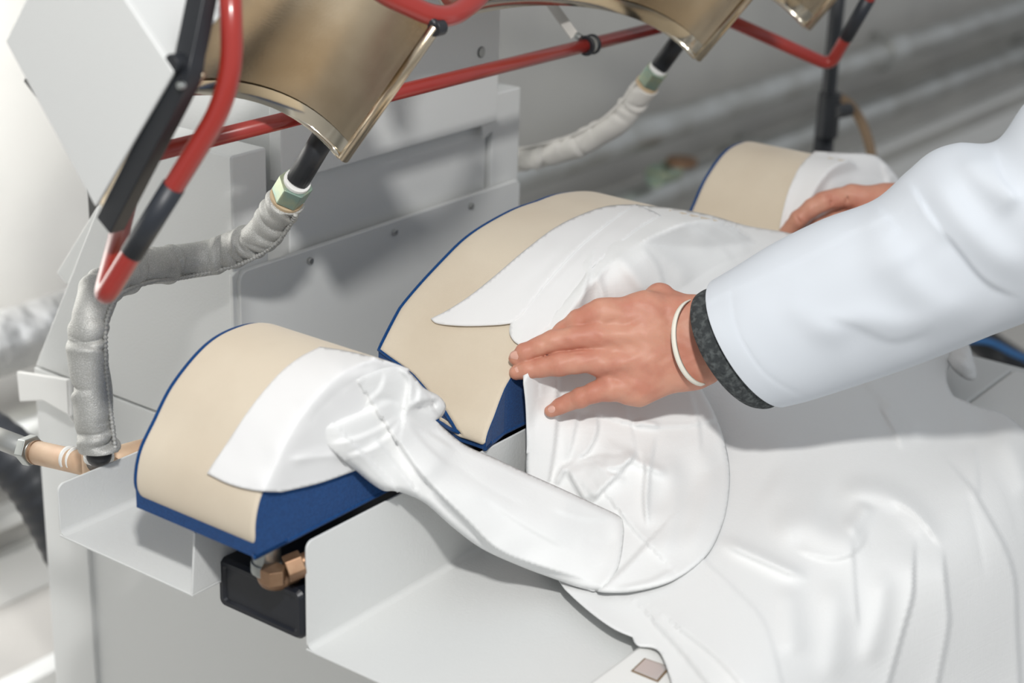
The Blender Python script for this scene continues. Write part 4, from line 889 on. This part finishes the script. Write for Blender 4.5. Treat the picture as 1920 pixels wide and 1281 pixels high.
CR = [((1338, 524), (1474, 762), (-48, 22), 1.722, .060), ((1352, 516), (1492, 758), (-46, 20), 1.720, .063), ((1382, 498), (1530, 748), (-42, 18), 1.715, .066), ((1452, 455), (1620, 719), (-36, 14), 1.705, .070), ((1542, 411), (1715, 686), (-28, 10), 1.69, .074), ((1640, 374), (1800, 653), (-20, 6), 1.675, .078), ((1700, 322), (1862, 628), (-14, 4), 1.66, .080), ((1745, 285), (1905, 612), (-10, 2), 1.65, .082), ((1795, 268), (1950, 594), (-6, 0), 1.64, .084), ((1868, 263), (2010, 570), (0, 0), 1.62, .086), ((1925, 190), (2075, 545), (4, 0), 1.60, .088), ((2010, 120), (2170, 500), (8, 0), 1.57, .088)]
cf = [('g', [(1372, 548), (1378, 600), (1398, 650), (1440, 705), (1512, 748)], 1.8, 4, 'n'), ('s', [(1345, 560), (1420, 528), (1500, 492), (1600, 436), (1690, 400)], -2.5, 90, 'n'),
 ('r', [(1500, 640), (1600, 600), (1700, 610), (1800, 590)], 7, 26), ('s', [(1525, 590), (1600, 610), (1680, 640), (1760, 610)], -5, 40), ('r', [(1600, 470), (1680, 500), (1760, 570), (1850, 590)], 9, 34), ('s', [(1740, 400), (1790, 460), (1850, 530), (1920, 560)], -8, 60), ('r', [(1750, 300), (1780, 380), (1860, 470), (1950, 520)], 12, 34), ('s', [(1700, 330), (1740, 400), (1790, 460)], 8, 40), ('r', [(1800, 280), (1850, 340), (1930, 390)], 10, 30), ('s', [(1865, 270), (1875, 330), (1920, 380)], 9, 50), ('r', [(1620, 390), (1650, 440), (1720, 500)], 6, 26), ('r', [(1460, 560), (1520, 600), (1600, 650)], 4, 26), ('s', [(1640, 376), (1655, 400), (1690, 440)], 6, 40)]
LE = catmull([at(2010+60, 330, 1.57), (el_*.4+shl*.6)+[.0, .0, .0], shl+[0, 0, -.01]], 5)
cs = rings_tube('coat_sleeve', CR, 'coat', PE, seg=120, folds=amp(cf, .75), wav=.0015, label='wide white sleeve of the nearer arm with a deep hem', n=12)
# upper sleeve, far sleeve and torso of the coat, outside the frame
def loft(name, P, R, m, seg=32, sc=(1, 1)):
    V, Q = loft_raw(P, R, seg); o = mesh(name, V, Q, m, PE, True); return o
ce = at(2075, 320, 1.575)
loft('upper_sleeve', catmull([at(2050, 335, 1.578), (ce+shl)/2+[.02, 0, .01], shl, shl+[.10, -.02, .0]], 6), np.interp(np.linspace(0, 1, 19), [0, .3, 1], [.086, .094, .098]), 'coat')
loft('far_sleeve', catmull([at(1740, 392, 2.10), (er_+wr_)/2+[.02, 0, 0], er_, (er_+shr)/2, shr, shr+[-.1, -.02, 0]], 6), np.interp(np.linspace(0, 1, 31), [0, .3, 1], [.036, .066, .092]), 'coat')
# torso: elliptical rings
TV = []; seg = 40; zs_ = [(.45, .21, .15, .20), (.70, .20, .14, .18), (.95, .20, .13, .14), (1.15, .22, .135, .12), (1.30, .235, .13, .12), (1.40, .215, .11, .13), (1.455, .13, .085, .14), (1.475, .075, .07, .145)]
tz = catmull(zs_, 4)
for (z, rx, ry, y) in tz:
    for k in range(seg):
        t = 2*math.pi*k/seg; fl = 1+.04*math.sin(7*t+z*5)*max(0, 1.0-z); TV.append((1.92+rx*math.cos(t)*fl, y+ry*math.sin(t)*fl, z))
TQ = [(i*seg+j, i*seg+(j+1) % seg, (i+1)*seg+(j+1) % seg, (i+1)*seg+j) for i in range(len(tz)-1) for j in range(seg)]
mesh('coat_body', TV, TQ, 'coat', PE, True)
# legs and shoes keep the figure standing on the floor
for dx in (-.10, .10):
    loft('trouser_leg', catmull([(1.92+dx, .18, .62), (1.92+dx, .19, .35), (1.92+dx, .18, .09)], 5), np.interp(np.linspace(0, 1, 11), [0, 1], [.095, .07]), 'knit')
    o = loft('shoe', catmull([(1.92+dx, .10, .052), (1.92+dx, .18, .056), (1.92+dx, .27, .045), (1.92+dx, .36, .036)], 4), np.interp(np.linspace(0, 1, 13), [0, .3, 1], [.044, .05, .034]), 'rubber')
# knitted cuff
KR = [((1313, 548), (1435, 764), (-52, 22), 1.725, .046), ((1324, 542), (1449, 764), (-50, 22), 1.724, .052), ((1345, 540), (1470, 750), (-44, 20), 1.722, .054), ((1390, 530), (1510, 730), (-36, 16), 1.718, .052)]
rings_tube('sweater_cuff', KR, 'knit', PE, seg=90, wav=.0012, label='charcoal knit sweater cuff', thick=.003)
# bracelet
th = np.linspace(0, 2*np.pi, 60, endpoint=False); BP = []
for t in th:
    c = np.array([1309., 642.]); p = c+math.cos(t)*np.array([-13, -79])+math.sin(t)*np.array([-44, 7]); BP.append(at(p[0], p[1], 1.742-.0365*math.copysign(abs(math.sin(t))**.5, math.sin(t))))
BP = np.array(BP+[BP[0]])
ax_ = at(1400, 605, 1.735)-at(1300, 640, 1.742); ax_ /= np.linalg.norm(ax_)
V = []; cen = BP[:-1].mean(0)
for p in BP[:-1]:
    o_ = p-cen; o_ /= np.linalg.norm(o_)
    for (a_, b_) in ((-.0026, -.0004), (-.0020, .0010), (.0020, .0010), (.0026, -.0004)): V.append(p+ax_*a_+o_*b_)
nb = len(BP)-1; Q = [(i*4+j, i*4+(j+1) % 4, ((i+1) % nb)*4+(j+1) % 4, ((i+1) % nb)*4+j) for i in range(nb) for j in range(4)]
mesh('bracelet', V, Q, 'band', PE, True, label='thin cream rubber band on the wrist')
